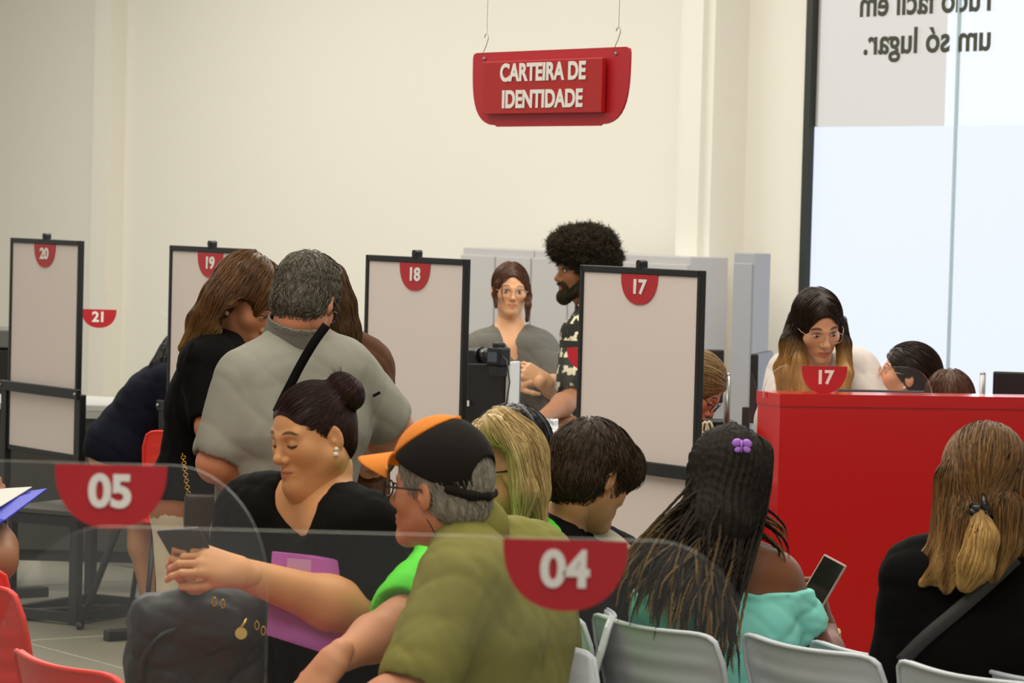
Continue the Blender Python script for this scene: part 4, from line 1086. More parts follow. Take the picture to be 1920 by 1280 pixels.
# ---------------------------------------------------------------- woman with blonde hair in neon green
def p_blonde():
    d = 7.25; fw = fdir(-80)
    H = Head(at(930, 884, d), -74, 6, 0, 1.0)
    B = Body(at(948, 1015, 7.3), at(842, 1058, 6.88), at(1020, 1040, 7.45), at(960, 1400, 7.35), at(742, 1172, 6.56), at(622, 1242, 6.40), at(1000, 1230, 7.5), at(880, 1260, 7.2), bulk=1.05, fem=True, arm=1.08).set_fw(fw)
    S = SDF(); H.build(S, B.N, .052)
    Sb = SDF(); B.torso(Sb); B.arms(Sb); legs_sit(Sb, B.P, fw, B.lat)
    hd = hand(at(624, 1240, 6.40), Vector((-.5, -.2, -.65)), Vector((-.4, -.8, .5)), side=1, fc=[(30, 50, 30)]*4, sc=.95)
    sk = skin('skin_fair_pink', (206, 148, 110), open_=.7)
    o = make_person('person with long blonde hair and a neon green top, beside the man in the cap', floor_of(B.P), S, Sb, sk, H, (hd,), .003)
    shirt(o, B, cloth('neon_green', (96, 222, 66)), 'shirt', .012, .78, crew(B), 22, .005, 22, sg=.016)
    trousers(o, B, C_jean, fw, True)
    S = SDF(); scalp(H, S, .012, nape=-.07, face=(.082, .085, .105), fc=(0, .135, -.025), ears=False, flow=lambda P: np.stack([np.zeros(len(P)), np.zeros(len(P)), -np.ones(len(P))], 1)+npv(H.v(0, -.5, 0)))
    for (a, r1) in ((( 958, 800, 7.18), .03), ((985, 830, 7.22), .03), ((1000, 830, 7.3), .03)):
        pass
    S.chain([at(925, 800, 7.16), at(962, 850, 7.16), at(978, 920, 7.16), at(968, 1000, 7.17)], [.030, .034, .032, .012], .02)
    S.chain([at(940, 790, 7.25), at(990, 850, 7.24), at(1002, 920, 7.24), at(1016, 985, 7.24)], [.035, .034, .028, .010], .02)
    S.chain([at(950, 800, 7.3), at(985, 860, 7.34), at(1000, 920, 7.36), at(1000, 1000, 7.36)], [.035, .036, .034, .014], .02)
    S.box(H.w(0, .118, -.04), (.15, .125, .112), [[H.M[i][j] for j in range(3)] for i in range(3)], .03, .02, 's')
    hair_obj(o, S, .004, hairmat('hair_blonde', (128, 98, 52), (226, 200, 140)), 2600, .14, H, r=.0011, jit=.06, lift=.004, drop=.2)
    glasses(o, H, M_gf, r=.0022, w_=.025, hh=.019)
    chair_for(ch0, B.P, fw, 'grey plastic waiting chair under the person in neon green')
p_blonde()

# ---------------------------------------------------------------- person with long black hair behind the blonde one
def p_black():
    d = 7.95; fw = fdir(-60)
    H = Head(at(950, 855, d), -70, 8, 0, 1.0)
    B = Body(at(975, 970, 8.0), at(900, 1010, 7.8), at(1020, 1010, 8.2), at(975, 1330, 8.05), at(890, 1150, 7.8), at(860, 1230, 7.6), at(1030, 1160, 8.3), at(1000, 1240, 8.0), fem=True).set_fw(fw)
    S = SDF(); H.build(S, B.N, .05); Sb = SDF(); B.torso(Sb); B.arms(Sb); legs_sit(Sb, B.P, fw, B.lat)
    o = make_person('person with long straight black hair, half hidden behind the blonde one', floor_of(B.P), S, Sb, skin('skin_medium_a', (186, 128, 92)), H, (), .005, .012)
    shirt(o, B, C_black, 'shirt', .012, .7, crew(B), 2, .004, 20, h=.01)
    trousers(o, B, C_jean, fw)
    S = SDF(); scalp(H, S, .012, ears=False)
    S.chain([at(970, 790, 7.88), at(1003, 850, 7.88), at(1013, 915, 7.9), at(1020, 985, 7.95)], [.035, .036, .032, .022], .02); S.chain([at(960, 800, 8.0), at(990, 860, 8.05), at(1002, 950, 8.1)], [.045, .045, .03], .02)
    hair_obj(o, S, .005, hairmat('hair_black_a', (12, 11, 10), (34, 30, 26)), 700, .16, H, r=.0012, jit=.04)
    chair_for(cr0, B.P, fw, 'red plastic waiting chair under the person with long black hair', 'red plastic waiting chairs')
p_black()

# ---------------------------------------------------------------- boy with dark hair, black and white shirt
def p_boy():
    d = 7.45; fw = fdir(132)
    H = Head(at(1112, 893, d), 128, 22, 0, .98, nose=.9)
    B = Body(at(1062, 990, 7.52), at(1165, 1076, 7.62), at(1000, 1045, 7.35), at(1070, 1400, 7.5), at(1190, 1230, 7.7), at(1200, 1280, 7.85), at(985, 1220, 7.4), at(1050, 1290, 7.6), arm=.95).set_fw(fw)
    S = SDF(); H.build(S, B.N, .050); Sb = SDF(); Sb.cone(H.w(0, -.03, -.08), B.N, .048, .055, .03); B.torso(Sb); B.arms(Sb); legs_sit(Sb, B.P, fw, B.lat)
    o = make_person('young person with short dark hair and black and white shirt, head bowed', floor_of(B.P), S, Sb, skin('skin_medium_b', (206, 150, 104), open_=.1), H, (), .0032)
    shirt(o, B, C_black, 'shirt', .012, .75, crew(B, .062), 32, .005, 20, sg=.016)
    # white shoulder stripe
    strap(o, spline([at(1082, 985, 7.475), at(1128, 1000, 7.485), at(1165, 1026, 7.51), at(1192, 1066, 7.55), at(1200, 1110, 7.57)], 6), .036, cloth('white_jersey', (222, 214, 196)), 'shoulder_stripe', .006, (-.2, -1, .5))
    trousers(o, B, C_jean, fw)
    S = SDF(); cw = H.w(0, -.06, .11)
    def fl(P): q_ = P-npv(cw); return q_/(np.linalg.norm(q_, axis=1)[:, None]+1e-6)
    scalp(H, S, .016, nape=-.048, flow=fl, back=.004, face=(.085, .085, .105), fc=(0, .148, -.028))
    H.ell(S, (0, .066, .058), (.070, .044, .046), .02, flow=tuple(H.v(0, .5, -1))); H.ell(S, (0, .098, .035), (.050, .022, .032), .02, flow=tuple(H.v(0, .3, -1)))
    for i in (-1, 1): H.ell(S, (i*.060, .050, .034), (.022, .035, .032), .02, flow=tuple(H.v(0, .4, -1)))
    for i in (-1, 1): H.ell(S, (i*.094, .004, -.022), (.034, .036, .046), .008, 's')
    hair_obj(o, S, .0035, hairmat('hair_dark_brown_a', (22, 16, 11), (84, 64, 44), .5), 3000, .055, H, r=.001, jit=.16, lift=.006, steps=6)
    chair_for(ch0, B.P, fw, 'grey plastic waiting chair under the young person with bowed head')
p_boy()

# ---------------------------------------------------------------- girl with braids and turquoise top
def p_braids():
    d = 7.3; fw = fdir(160)
    H = Head(at(1372, 903, d), 152, 14, 2, 1.0)
    B = Body(at(1345, 1020, 7.32), at(1455, 1092, 7.38), at(1245, 1092, 7.24), at(1360, 1430, 7.3), at(1545, 1250, 7.42), at(1548, 1178, 7.56), at(1222, 1250, 7.5), at(1280, 1290, 7.7), arm=1.05, bulk=1.0, fem=True).set_fw(fw)
    S = SDF(); H.build(S, B.N, .05); Sb = SDF(); Sb.cone(H.w(0, -.03, -.08), B.N, .05, .055, .03); B.torso(Sb); B.arms(Sb); legs_sit(Sb, B.P, fw, B.lat)
    hd = hand(at(1548, 1180, 7.56), at(1538, 1105, 7.56)-at(1548, 1180, 7.56), Vector((1, -.1, 0)), side=1, fc=[(20, 50, 40), (25, 55, 40), (30, 60, 40), (35, 60, 40)], sc=.9, thumb=(5, 10))
    o = make_person('person with long dark braids and a turquoise off-shoulder top, holding up a phone', floor_of(B.P), S, Sb, skin('skin_deep_brown', (124, 76, 46), open_=.8), H, (hd,), .0035)
    M_tq = cloth('turquoise_knit', (138, 222, 208), var=.03)
    S = SDF(); B.torso(S, .010)
    for A, E in ((B.L, B.LE), (B.R, B.RE)): S.cone(A.lerp(E, .05)-UP*.01, A.lerp(E, .52), .072, .066, .02)
    top = at(1360, 1118, 7.3)
    S.plane(top+UP*.012, UP)
    for A, E in ((B.L, B.LE), (B.R, B.RE)):
        v = (E-A).normalized(); c = A.lerp(E, .52); S.cone(c+v*.085, c+v*.08, .08, .08, .004, 's')
    sdf_obj('top', S, .006, M_tq, o, folds(.006, 30, 44, (.4, .4, 2)))
    trousers(o, B, C_jean, fw)
    # braids: thin ropes hanging from the scalp
    S = SDF(); scalp(H, S, .010, ears=False, face=(.075, .075, .10), fc=(0, .13, -.03))
    H.ell(S, (0, -.03, .03), (.082, .088, .092), .01); 
    S.chain([H.w(0, -.03, .02), at(1345, 980, 7.22), at(1310, 1050, 7.18)], [.085, .075, .05], .03)
    V, Q = S.mesh(.005, ridges(H, .003))
    rg = np.random.default_rng(3); ropes = []
    tip_targets = [(1190, 1150, 7.1), (1215, 1175, 7.08), (1240, 1175, 7.06), (1270, 1185, 7.04), (1300, 1205, 7.04), (1335, 1235, 7.04), (1355, 1245, 7.06), (1340, 1260, 7.08), (1180, 1110, 7.12), (1320, 1165, 7.05)]
    for i in range(250):
        a = rg.uniform(-1, 1); bz = rg.uniform(-.02, .085)
        ang = a*2.0; loc_ = (math.sin(ang)*.080, -math.cos(ang)*.098-.005, bz)
        if loc_[1] > .05: continue
        rt = H.w(*loc_); crown_ = H.w(loc_[0]*.35, loc_[1]*.35+.01, .122)
        if a < -.55 and rg.random() < .25: tgt = at(1474+rg.normal()*5, 1045+rg.uniform(-45, 30), 7.32+rg.normal()*.02)
        else:
            t_ = tip_targets[rg.integers(0, len(tip_targets))]; tgt = at(t_[0]+rg.normal()*16, t_[1]+rg.normal()*26-20, t_[2]+rg.normal()*.015)
        hz_ = Vector((tgt.x-rt.x, tgt.y-rt.y, 0)); dz_ = tgt.z-rt.z; J_ = lambda: Vector((rg.normal()*.004, rg.normal()*.004, 0))
        ropes.append((spline([crown_, rt, rt+hz_*.16+UP*dz_*.30+J_(), rt+hz_*.56+UP*dz_*.58+J_(), rt+hz_*.90+UP*dz_*.82+J_(), tgt], 13), rg.random()))
    parts = [(V, Q)]; hc = [np.full(len(V), .1)]; tp = [np.zeros(len(V))]
    for pts, c_ in ropes:
        PT = np.array([[p[:] for p in pts]], dtype=np.float32)
        m_ = PT.shape[1]; T = np.gradient(PT[0], axis=0); T /= np.linalg.norm(T, axis=1)[:, None]; A = np.cross(T, [.3, .5, .8]); A /= np.linalg.norm(A, axis=1)[:, None]; Bb = np.cross(T, A)
        tt = np.arange(m_); strands3 = []
        for k in range(3):
            phs = tt*.95+k*2.094; strands3.append(PT[0]+A*(np.cos(phs)*.0018)[:, None]+Bb*(np.sin(phs)*.0018)[:, None])
        v, q_, _ = tubes(np.array(strands3), .0023, rg, taper=True, nseg=5)
        parts.append((v, q_)); hc.append(np.full(len(v), c_*.8)); tp.append(np.tile(np.repeat(np.clip((np.linspace(0, 1, m_)-.55)*1.6*(c_ > .45), 0, .8), 5), 3))
    V, Q = join(parts)
    hr = link('hair', np_mesh('hair', V, Q, attrs={'hc': np.concatenate(hc), 'tip': np.concatenate(tp)}), hairmat('hair_braids', (14, 10, 7), (50, 38, 22), .75, (150, 118, 62)), o, world=True)
    # butterfly clip
    c = at(1390, 836, 7.19); b = MB()
    for (dx, dz, s_) in ((-.011, .008, 1), (.013, .007, 1), (-.008, -.008, .7), (.012, -.007, .8)): b.ball(c+Vector((dx, -.004, dz)), .010*s_, sc=(1.15, .35, .9), rot=Matrix.Rotation(dx*40, 3, 'Y'))
    b.tube([c+Vector((0, -.006, -.014)), c+Vector((0, -.006, .014))], .0025, 6); b.build('hair_clip', mat('lilac_plastic', (184, 120, 226), .3), o, world=True)
    b = MB(); n_ = Vector((.1, .1, 1)).normalized(); cc = at(1549, 1184, 7.56)
    for k in range(4): b.tube([cc+UP*(-.012*k)+Vector((math.cos(a)*.031, math.sin(a)*.031, .004*math.sin(3*a+k))) for a in np.linspace(0, 6.28, 20)[:-1]], .005, 6, closed=True)
    b.build('scrunchie', mat('scrunchie_gold', (196, 160, 92), .6, var=.2, vs=60), o, world=True)
    ph = at(1541, 1094, 7.50); phone(ph, Matrix.Rotation(.52, 3, 'Y') @ Matrix.Rotation(-.15, 3, 'X') @ Matrix.Rotation(-.5, 3, 'Z'), 'mobile phone held upright by the person with braids', .064, .130, case=(176, 150, 140), screen=(30, 32, 28))
p_braids()

# ---------------------------------------------------------------- woman at right with clipped light brown hair
def p_right():
    d = 6.95; fw = fdir(172)
    H = Head(at(1846, 910, d), 174, 6, 0, 1.03)
    B = Body(at(1850, 1030, 6.95), at(1990, 1085, 6.95), at(1722, 1085, 6.92), at(1850, 1430, 6.95), at(2030, 1270, 6.95), at(1950, 1290, 7.15), at(1688, 1275, 6.95), at(1750, 1300, 7.15), fem=True, bulk=1.08, arm=1.1).set_fw(fw)
    S = SDF(); H.build(S, B.N, .05); Sb = SDF(); Sb.cone(H.w(0, -.03, -.08), B.N, .05, .055, .03); B.torso(Sb); B.arms(Sb); legs_sit(Sb, B.P, fw, B.lat)
    o = make_person('person in black with light brown hair held by a black claw clip, at right', floor_of(B.P), S, Sb, skin('skin_fair_b', (206, 156, 118)), H, (), .005, .009)
    shirt(o, B, C_black, 'shirt', .013, 1.6, crew(B, .06, .05, .0, .03), 52, .006, 18, sg=.010)
    trousers(o, B, C_black, fw)
    cl = at(1836, 958, 6.82)
    S = SDF(); fl = ('to', cl)
    scalp(H, S, .014, nape=-.10, flow=fl, ears=False, face=(.07, .07, .10), fc=(0, .15, -.03))
    # lengths
    for pts, rs in (
        ([(1800, 960, 6.86), (1790, 1020, 6.84), (1765, 1070, 6.82), (1730, 1092, 6.82)], [.045, .034, .018, .004]),
        ([(1790, 900, 6.88), (1778, 985, 6.88), (1755, 1035, 6.86), (1700, 1060, 6.86)], [.04, .030, .016, .003]),
        ([(1815, 980, 6.83), (1800, 1050, 6.81), (1775, 1105, 6.80)], [.04, .026, .005]),
        ([(1880, 960, 6.84), (1882, 1020, 6.82), (1862, 1082, 6.80)], [.045, .032, .007]),
        ([(1900, 920, 6.88), (1912, 1000, 6.88), (1925, 1060, 6.88)], [.04, .030, .006])):
        S.chain([at(*p) for p in pts], rs, .015)
    tail = SDF(); tail.chain([at(1836, 962, 6.80), at(1842, 1010, 6.775), at(1828, 1060, 6.775), at(1812, 1092, 6.78)], [.016, .030, .034, .018], .015)
    tv, tq = tail.mesh(.004); ts = strands(tail, tv, 900, .12, r=.0010, jit=.05, lift=.004, seed=8)
    tz = at(1840, 1000, 6.8).z
    def tip(V): return np.clip((tz-V[:, 2])*6, 0, .75)*(.5+.5*np.sin(V[:, 0]*180))
    hair_obj(o, S, .004, hairmat('hair_light_brown', (48, 31, 16), (142, 102, 57), .4, (214, 170, 100)), 6000, .22, H, r=.0010, jit=.08, lift=.006, tip=tip, drop=.1)
    v, q_ = join([(tv, tq), (ts[0], ts[1])]); hc = np.concatenate([np.full(len(tv), .5), ts[2]])
    link('ponytail', np_mesh('ponytail', v, q_, attrs={'hc': np.clip(hc, 0, 1), 'tip': np.full(len(v), .1)}), hairmat('hair_tail_blonde', (126, 92, 48), (216, 174, 104)), o, world=True)
    b = MB()
    for (x0, y0, x1, y1) in ((1843, 925, 1852, 975), (1818, 948, 1850, 958), (1816, 952, 1838, 972), (1822, 945, 1842, 966), (1838, 950, 1862, 972)):
        b.tube([at(x0, y0, 6.805), at((x0+x1)/2, (y0+y1)/2, 6.790), at(x1, y1, 6.80)], [.004, .010, .003], 8)
    b.build('hair_clip', mat('claw_clip_black', (16, 15, 15), .25), o, world=True)
    strap(o, spline([at(1905, 1045, 6.84), at(1862, 1085, 6.805), at(1800, 1140, 6.80), at(1735, 1195, 6.81), at(1690, 1240, 6.83)], 6), .030, mat('strap_dark_grey', (50, 48, 44), .6))
p_right()
# ---------------------------------------------------------------- man in grey polo (standing, back to us)
def p_grey():
    d = 8.6; fw = fdir(166)
    H = Head(at(574, 563, d), 158, 22, 6, 1.0)
    B = Body(at(556, 628, d), at(645, 700, 8.62), at(460, 720, 8.52), at(530, 1000, 8.6), at(738, 800, 8.72), at(690, 868, 8.98), at(406, 868, 8.48), at(470, 895, 8.85), bulk=1.08, arm=1.18, dims=(.115, .105, .115)).set_fw(fw)
    S = SDF(); H.build(S, B.N, .058); Sb = SDF(); Sb.cone(H.w(0, -.03, -.07), B.N, .056, .062, .03); B.torso(Sb); B.arms(Sb); legs_stand(Sb, B.P, B.lat)
    h1 = hand(B.LW, Vector((-.5, .4, .3)), Vector((0, 1, 1)), side=1); h2 = hand(B.RW, Vector((.7, .6, .1)), Vector((0, 0, 1)), side=-1)
    o = make_person('person in a grey polo shirt with short grey hair, standing with back to us', floor_of(B.P), S, Sb, skin('skin_ruddy', (198, 134, 98)), H, (h1, h2), .004)
    M_ = cloth('grey_melange', (140, 138, 126), weave=600, var=.08)
    nk = lambda Q: Q.cone(B.N-UP*.0, B.N+UP*.12, .064, .066, .004, 's')
    shirt(o, B, M_, 'polo_shirt', .014, .82, nk, 61, .0055, 20, sg=.010, hem=.80)
    nd = (H.w(0, -.02, -.06)-B.N).normalized()
    S = SDF(); S.cone(B.N-nd*.015, B.N+nd*.055, .094, .078, .01); S.cone(B.N-nd*.08, B.N+nd*.12, .080, .068, .003, 's'); S.plane(B.N+nd*.042-fw*.05, nd+fw*.4)
    sdf_obj('collar', S, .004, cloth('grey_collar', (122, 120, 110), weave=600), o)
    trousers(o, B, C_navy, fw, False, top=.93)
    S = SDF(); cw = H.w(0, -.05, .11)
    def fl(P): q_ = P-npv(cw); return q_/(np.linalg.norm(q_, axis=1)[:, None]+1e-6)
    scalp(H, S, .010, nape=-.050, flow=fl); H.ell(S, (0, .03, .105), (.05, .05, .03), .02, flow=tuple(H.v(0, 1, .4)))
    for i in (-1, 1): H.ell(S, (i*.090, .004, -.022), (.026, .032, .044), .008, 's')
    hair_obj(o, S, .004, hairmat('hair_salt_pepper', (40, 36, 30), (128, 120, 104), .6), 3600, .035, None, r=.0010, jit=.35, lift=.007, steps=5)
    glasses(o, H, M_gf, r=.0022)
    strap(o, spline([at(612, 610, 8.44), at(590, 640, 8.42), at(566, 680, 8.42), at(540, 730, 8.42), at(515, 780, 8.42)], 8), .024, C_black, th=.004)
    b = MB(); b.box(at(706, 739, 8.56), (.022, .004, .008), Matrix.Rotation(-.5, 3, 'Y')); b.build('sleeve_mark', C_navy, o, world=True)
p_grey()
# ---------------------------------------------------------------- woman with brown hair, black top, white trousers
def p_brown():
    d = 8.95; fw = fdir(75)
    H = Head(at(464, 567, d), 66, 24, 8, 1.02, nose=1.05)
    B = Body(at(430, 648, 8.98), at(455, 700, 9.18), at(392, 690, 8.80), at(385, 930, 9.0), at(520, 800, 9.25), at(560, 850, 9.1), at(400, 800, 8.72), at(480, 850, 8.7), fem=True, bulk=1.12, arm=1.1).set_fw(fw)
    pl = Vector((.35, .93, 0)).normalized(); B.pl = pl
    S = SDF(); H.build(S, B.N, .052); Sb = SDF(); Sb.cone(H.w(0, -.03, -.08), B.N, .05, .058, .03); B.torso(Sb); B.arms(Sb); legs_stand(Sb, B.P, B.pl)
    o = make_person('person in a black top with long brown hair and cream trousers, leaning in', floor_of(B.P), S, Sb, skin('skin_tan_a', (192, 130, 92), open_=.3), H, (), .0035)
    shirt(o, B, C_black, 'top', .012, .8, crew(B, .075, .03, .01, .05), 66, .005, 20, hem=.93)
    trousers(o, B, cloth('cream_cotton', (224, 212, 180)), fw, False, top=1.0, r=.095)
    S = SDF(); dn = tuple(at(380, 620, 9)-at(440, 520, 9))
    scalp(H, S, .013, ears=True, nape=-.08, flow=dn, face=(.085, .088, .105), fc=(0, .128, -.030))
    for pts, rs in (
        ([(462, 505, 8.93), (424, 548, 8.86), (386, 598, 8.85), (342, 652, 8.86)], [.050, .044, .034, .008]),
        ([(455, 515, 8.98), (412, 558, 8.98), (376, 604, 8.98), (354, 642, 8.98)], [.055, .045, .034, .012]),
        ([(440, 520, 8.88), (412, 570, 8.84), (396, 610, 8.84), (372, 640, 8.84)], [.045, .04, .028, .008])):
        S.chain([at(*p) for p in pts], rs, .02)
    [H.ell(S, (i*.105, .045, -.022), (.060, .056, .056), .008, 's') for i in (-1, 1)]
    hair_obj(o, S, .0045, hairmat('hair_chestnut', (44, 26, 14), (120, 82, 44), .38, (158, 120, 66)), 3200, .14, None, r=.0012, jit=.06, lift=.005, tip=lambda V: (at(400, 590, 9).z-V[:, 2])*9)
    b = MB(); b.ball(H.w(.080, .0, -.038), .007); b.ball(H.w(-.080, .0, -.038), .007); b.build('earring', M_pearl, o, world=True)
    bg = SDF(); c = at(425, 985, 8.72); bg.box(c, (.115, .05, .075), Matrix.Rotation(-.08, 3, 'Y'), .03, .01); bg.box(c+UP*.03-Vector((0, .05, 0)), (.112, .012, .06), None, .01, .01)
    e = sdf_obj('shoulder_bag', bg, .006, mat('dark_brown_leather', (52, 40, 28), .45, bump=.2), None); tag(e, 'dark brown shoulder bag on a gold chain beside the cream trousers', 'handbag')
    b = MB()
    cpts = spline([at(343, 852, 8.72), at(348, 890, 8.71), at(354, 930, 8.70), at(362, 962, 8.69)], 7)
    for i, p in enumerate(cpts[:-1]):
        v = (cpts[i+1]-p).normalized(); sdv = v.cross(Vector((0, -1, 0))) if i % 2 else Vector((0, -1, 0)); L = (cpts[i+1]-p).length*.62
        b.tube([p+v*L*math.cos(a)+sdv*.006*math.sin(a) for a in np.linspace(0, 2*math.pi, 11)[:-1]], .0018, 5, closed=True)
    b.build('chain', M_gold, e)
    strap(e, spline([at(362, 640, 8.72), at(342, 690, 8.69), at(332, 750, 8.69), at(336, 810, 8.71), at(343, 852, 8.72)], 8), .012, C_black, 'strap', nrm=(-.7, -1, 0)).parent = e
p_brown()
# ---------------------------------------------------------------- person in brown sweater behind the two
def p_sweater():
    d = 9.55; fw = fdir(-60)
    H = Head(at(590, 575, d), -60, 22, 0, 1.0)
    B = Body(at(630, 650, 9.6), at(600, 690, 9.4), at(682, 690, 9.75), at(640, 1000, 9.7), at(580, 820, 9.3), at(620, 860, 9.1), at(700, 830, 9.6), at(690, 880, 9.35), fem=True, bulk=1.05, arm=1.1).set_fw(fw)
    S = SDF(); H.build(S, B.N, .05); Sb = SDF(); B.torso(Sb); B.arms(Sb); legs_stand(Sb, B.P, B.lat)
    hd = hand(at(690, 862, 9.3), Vector((-.8, -.4, -.1)), Vector((-.2, -.6, .8)), side=1, sc=.95)
    o = make_person('person in a brown sweater with long brown hair, mostly hidden behind the grey polo', floor_of(B.P), S, Sb, skin('skin_tan_b', (198, 140, 102), open_=.2), H, (hd,), .005, .01)
    shirt(o, B, cloth('brown_wool', (86, 54, 34), weave=300, b=.5), 'sweater', .018, 1.75, crew(B), 71, .006, 18, hem=.85)
    trousers(o, B, C_jean, fw, False, top=.95)
    S = SDF(); scalp(H, S, .012, ears=False); S.chain([at(622, 520, 9.5), at(640, 570, 9.5), at(652, 620, 9.5), at(672, 665, 9.5)], [.045, .04, .035, .012], .02); S.chain([at(605, 520, 9.6), at(625, 580, 9.65), at(640, 650, 9.65)], [.06, .06, .03], .02)
    hair_obj(o, S, .005, hairmat('hair_brown_b', (46, 30, 18), (104, 76, 46)), 1500, .14, None, r=.0012, jit=.06, lift=.004)
p_sweater()
# ---------------------------------------------------------------- person bending over (navy), left
def p_bend():
    d = 13.2; fw = fdir(85)
    Hd = Head(at(352, 712, d), 80, 60, 0, 1.0)
    B = Body(at(338, 690, d), at(318, 722, 12.95), at(322, 712, 13.4), at(240, 838, d), at(330, 800, 12.9), at(370, 840, 13), at(345, 790, 13.4), at(380, 840, 13.3), fem=False, bulk=1.25, dims=(.10, .105, .125), plat=(0, 1, 0)).set_fw(Vector((.5, 0, -.8)))
    S = SDF(); Hd.build(S, B.N, .05); Sb = SDF(); B.torso(Sb); B.arms(Sb)
    for i in (-1, 1):
        Hh = B.P+Vector((0, i*.09, -.02)); K = at(262 if i < 0 else 285, 905, d+i*.09); K.z = .47; A = Vector((K.x+.06, K.y, .09))
        Sb.cone(Hh, K, .105, .062, .04); Sb.cone(K, K.lerp(A, .35), .058, .060, .03); Sb.cone(K.lerp(A, .35), A, .06, .036, .03)
    o = make_person('person in a dark navy dress bending forward over a desk behind board 19', floor_of(B.P), S, Sb, skin('skin_tan_c', (196, 142, 100)), Hd, (), .006, .01)
    S = SDF(); B.torso(S, .014); B.arms(S, .016, f1=.6); S.cone(B.P, at(245, 872, d), .142, .150, .05); S.plane(at(240, 868, d), Vector((-.25, 0, -1)))
    sdf_obj('dress', S, .009, C_navy, o, folds(.008, 16, 81))
    shoes(o, [at(262, 905, d-.09)+Vector((.06, 0, 0)), at(285, 905, d+.09)+Vector((.06, 0, 0))], Vector((1, 0, 0)), MATS['shoe_dark'])
    S = SDF(); scalp(Hd, S, .014, ears=False, flow=DN); S.chain([at(335, 660, 13.1), at(312, 700, 13.02), at(300, 750, 12.98), at(296, 792, 12.98)], [.07, .065, .05, .02], .02); S.chain([at(330, 680, 13.2), at(318, 740, 13.0), at(312, 800, 13.0)], [.07, .06, .025], .02)
    S.chain([at(345, 670, 13.0), at(338, 740, 12.9), at(330, 800, 12.9)], [.06, .05, .02], .02)
    hair_obj(o, S, .007, hairmat('hair_black_b', (10, 9, 9), (34, 30, 27)), 1600, .13, None, r=.0016, jit=.2, lift=.012, curl=.003)
p_bend()
# ---------------------------------------------------------------- young woman in grey scrubs
def p_scrub():
    d = 13.9; fw = fdir(8)
    H = Head(at(957, 544, d), 8, 4, 2, .96, lips=.95, nose=.8, fat=.0038, jaw=1.0, zl=.91)
    B = Body(at(957, 622, d+.02), at(1010, 660, 13.85), at(902, 662, 13.9), at(950, 880, d), at(1050, 730, 13.7), at(1012, 715, 13.42), at(876, 740, 13.9), at(940, 728, 13.5), fem=True, arm=1.15, bulk=1.12).set_fw(fw)
    if True: B.L, B.R, B.LE, B.RE, B.LW, B.RW = B.R, B.L, B.RE, B.LE, B.RW, B.LW; B.lat = -B.lat
    S = SDF(); H.build(S, B.N, .050); Sb = SDF(); Sb.cone(H.w(0, -.03, -.08), B.N, .048, .056, .03); B.torso(Sb); B.arms(Sb); legs_stand(Sb, B.P, B.lat)
    h1 = hand(at(1018, 712, 13.44), Vector((-.75, -.25, .4)), Vector((.1, -.9, .3)), side=-1, fc=[(15, 30, 20), (25, 35, 20), (35, 40, 20), (45, 45, 20)], sc=1.0); h2 = hand(at(958, 720, 13.45), Vector((.8, -.2, .35)), Vector((-.1, -.6, .6)), side=1, sc=1.0)
    o = make_person('person in grey V-neck scrubs and clear glasses, standing behind the desk', floor_of(B.P), S, Sb, skin('skin_light_a', (214, 164, 122), open_=.85, lip=(190, 108, 92), brow=(110, 78, 54), iris=(60, 42, 28)), H, (h1, h2), .003)
    def nk(Q): Q.cone(B.N+UP*.05+fw*.02, B.N+fw*.16-UP*.115, .078, .014, .01, 's'); Q.ell(B.N+UP*.05, (.074, .07, .05), None, .01, 's')
    shirt(o, B, cloth('grey_scrubs', (98, 96, 88)), 'scrub_top', .016, .95, nk, 91, .006, 20, sg=.012, hem=.75)
    S = SDF(); 
    trousers(o, B, MATS['grey_scrubs'], fw, False, top=.95)
    S = SDF(); fl = lambda P: (lambda q_: (lambda s_: s_/(np.linalg.norm(s_, axis=1)[:, None]+1e-6))(np.stack([np.sign(q_[:, 0])*1.0, -.25+0*q_[:, 0], -1.1+0*q_[:, 0]], 1) @ H.Rm.T))(H.loc(P.astype(np.float32)))
    scalp(H, S, .010, flow=fl, ears=False, nape=-.06, face=(.074, .088, .116), fc=(0, .125, -.030)); H.cone(S, (0, .02, .150), (0, .10, .118), .008, .007, .006, 's')
    for i in (-1, 1): H.ell(S, (i*.088, .020, -.025), (.014, .03, .04), .006, 's')
    S.chain([H.w(-.066, .05, .03), H.w(-.078, .045, -.02), at(990, 572, 13.8), at(988, 600, 13.8)], [.014, .012, .012, .006], .01)
    S.chain([H.w(.066, .05, .03), H.w(.076, .045, -.02), at(930, 575, 13.82)], [.012, .009, .004], .01)
    rg = np.random.default_rng(4); st = [spline([H.w(.030, .09, .07), H.w(.052, .096, .03), H.w(.046, .10, -.03), H.w(.034, .104, -.062)], 8), spline([H.w(.032, .09, .07), H.w(.056, .094, .03), H.w(.050, .098, -.02), H.w(.040, .10, -.05)], 8)]
    PT = np.array([[p[:] for p in s_] for s_ in st], dtype=np.float32)
    hair_obj(o, S, .0035, hairmat('hair_brown_c', (44, 26, 18), (104, 66, 44)), 2600, .10, None, r=.0010, jit=.05, lift=.003, extra=[tubes(PT, .0014, rg)])
    glasses(o, H, M_gl, r=.0013, w_=.026, hh=.021, y=.104)
p_scrub()
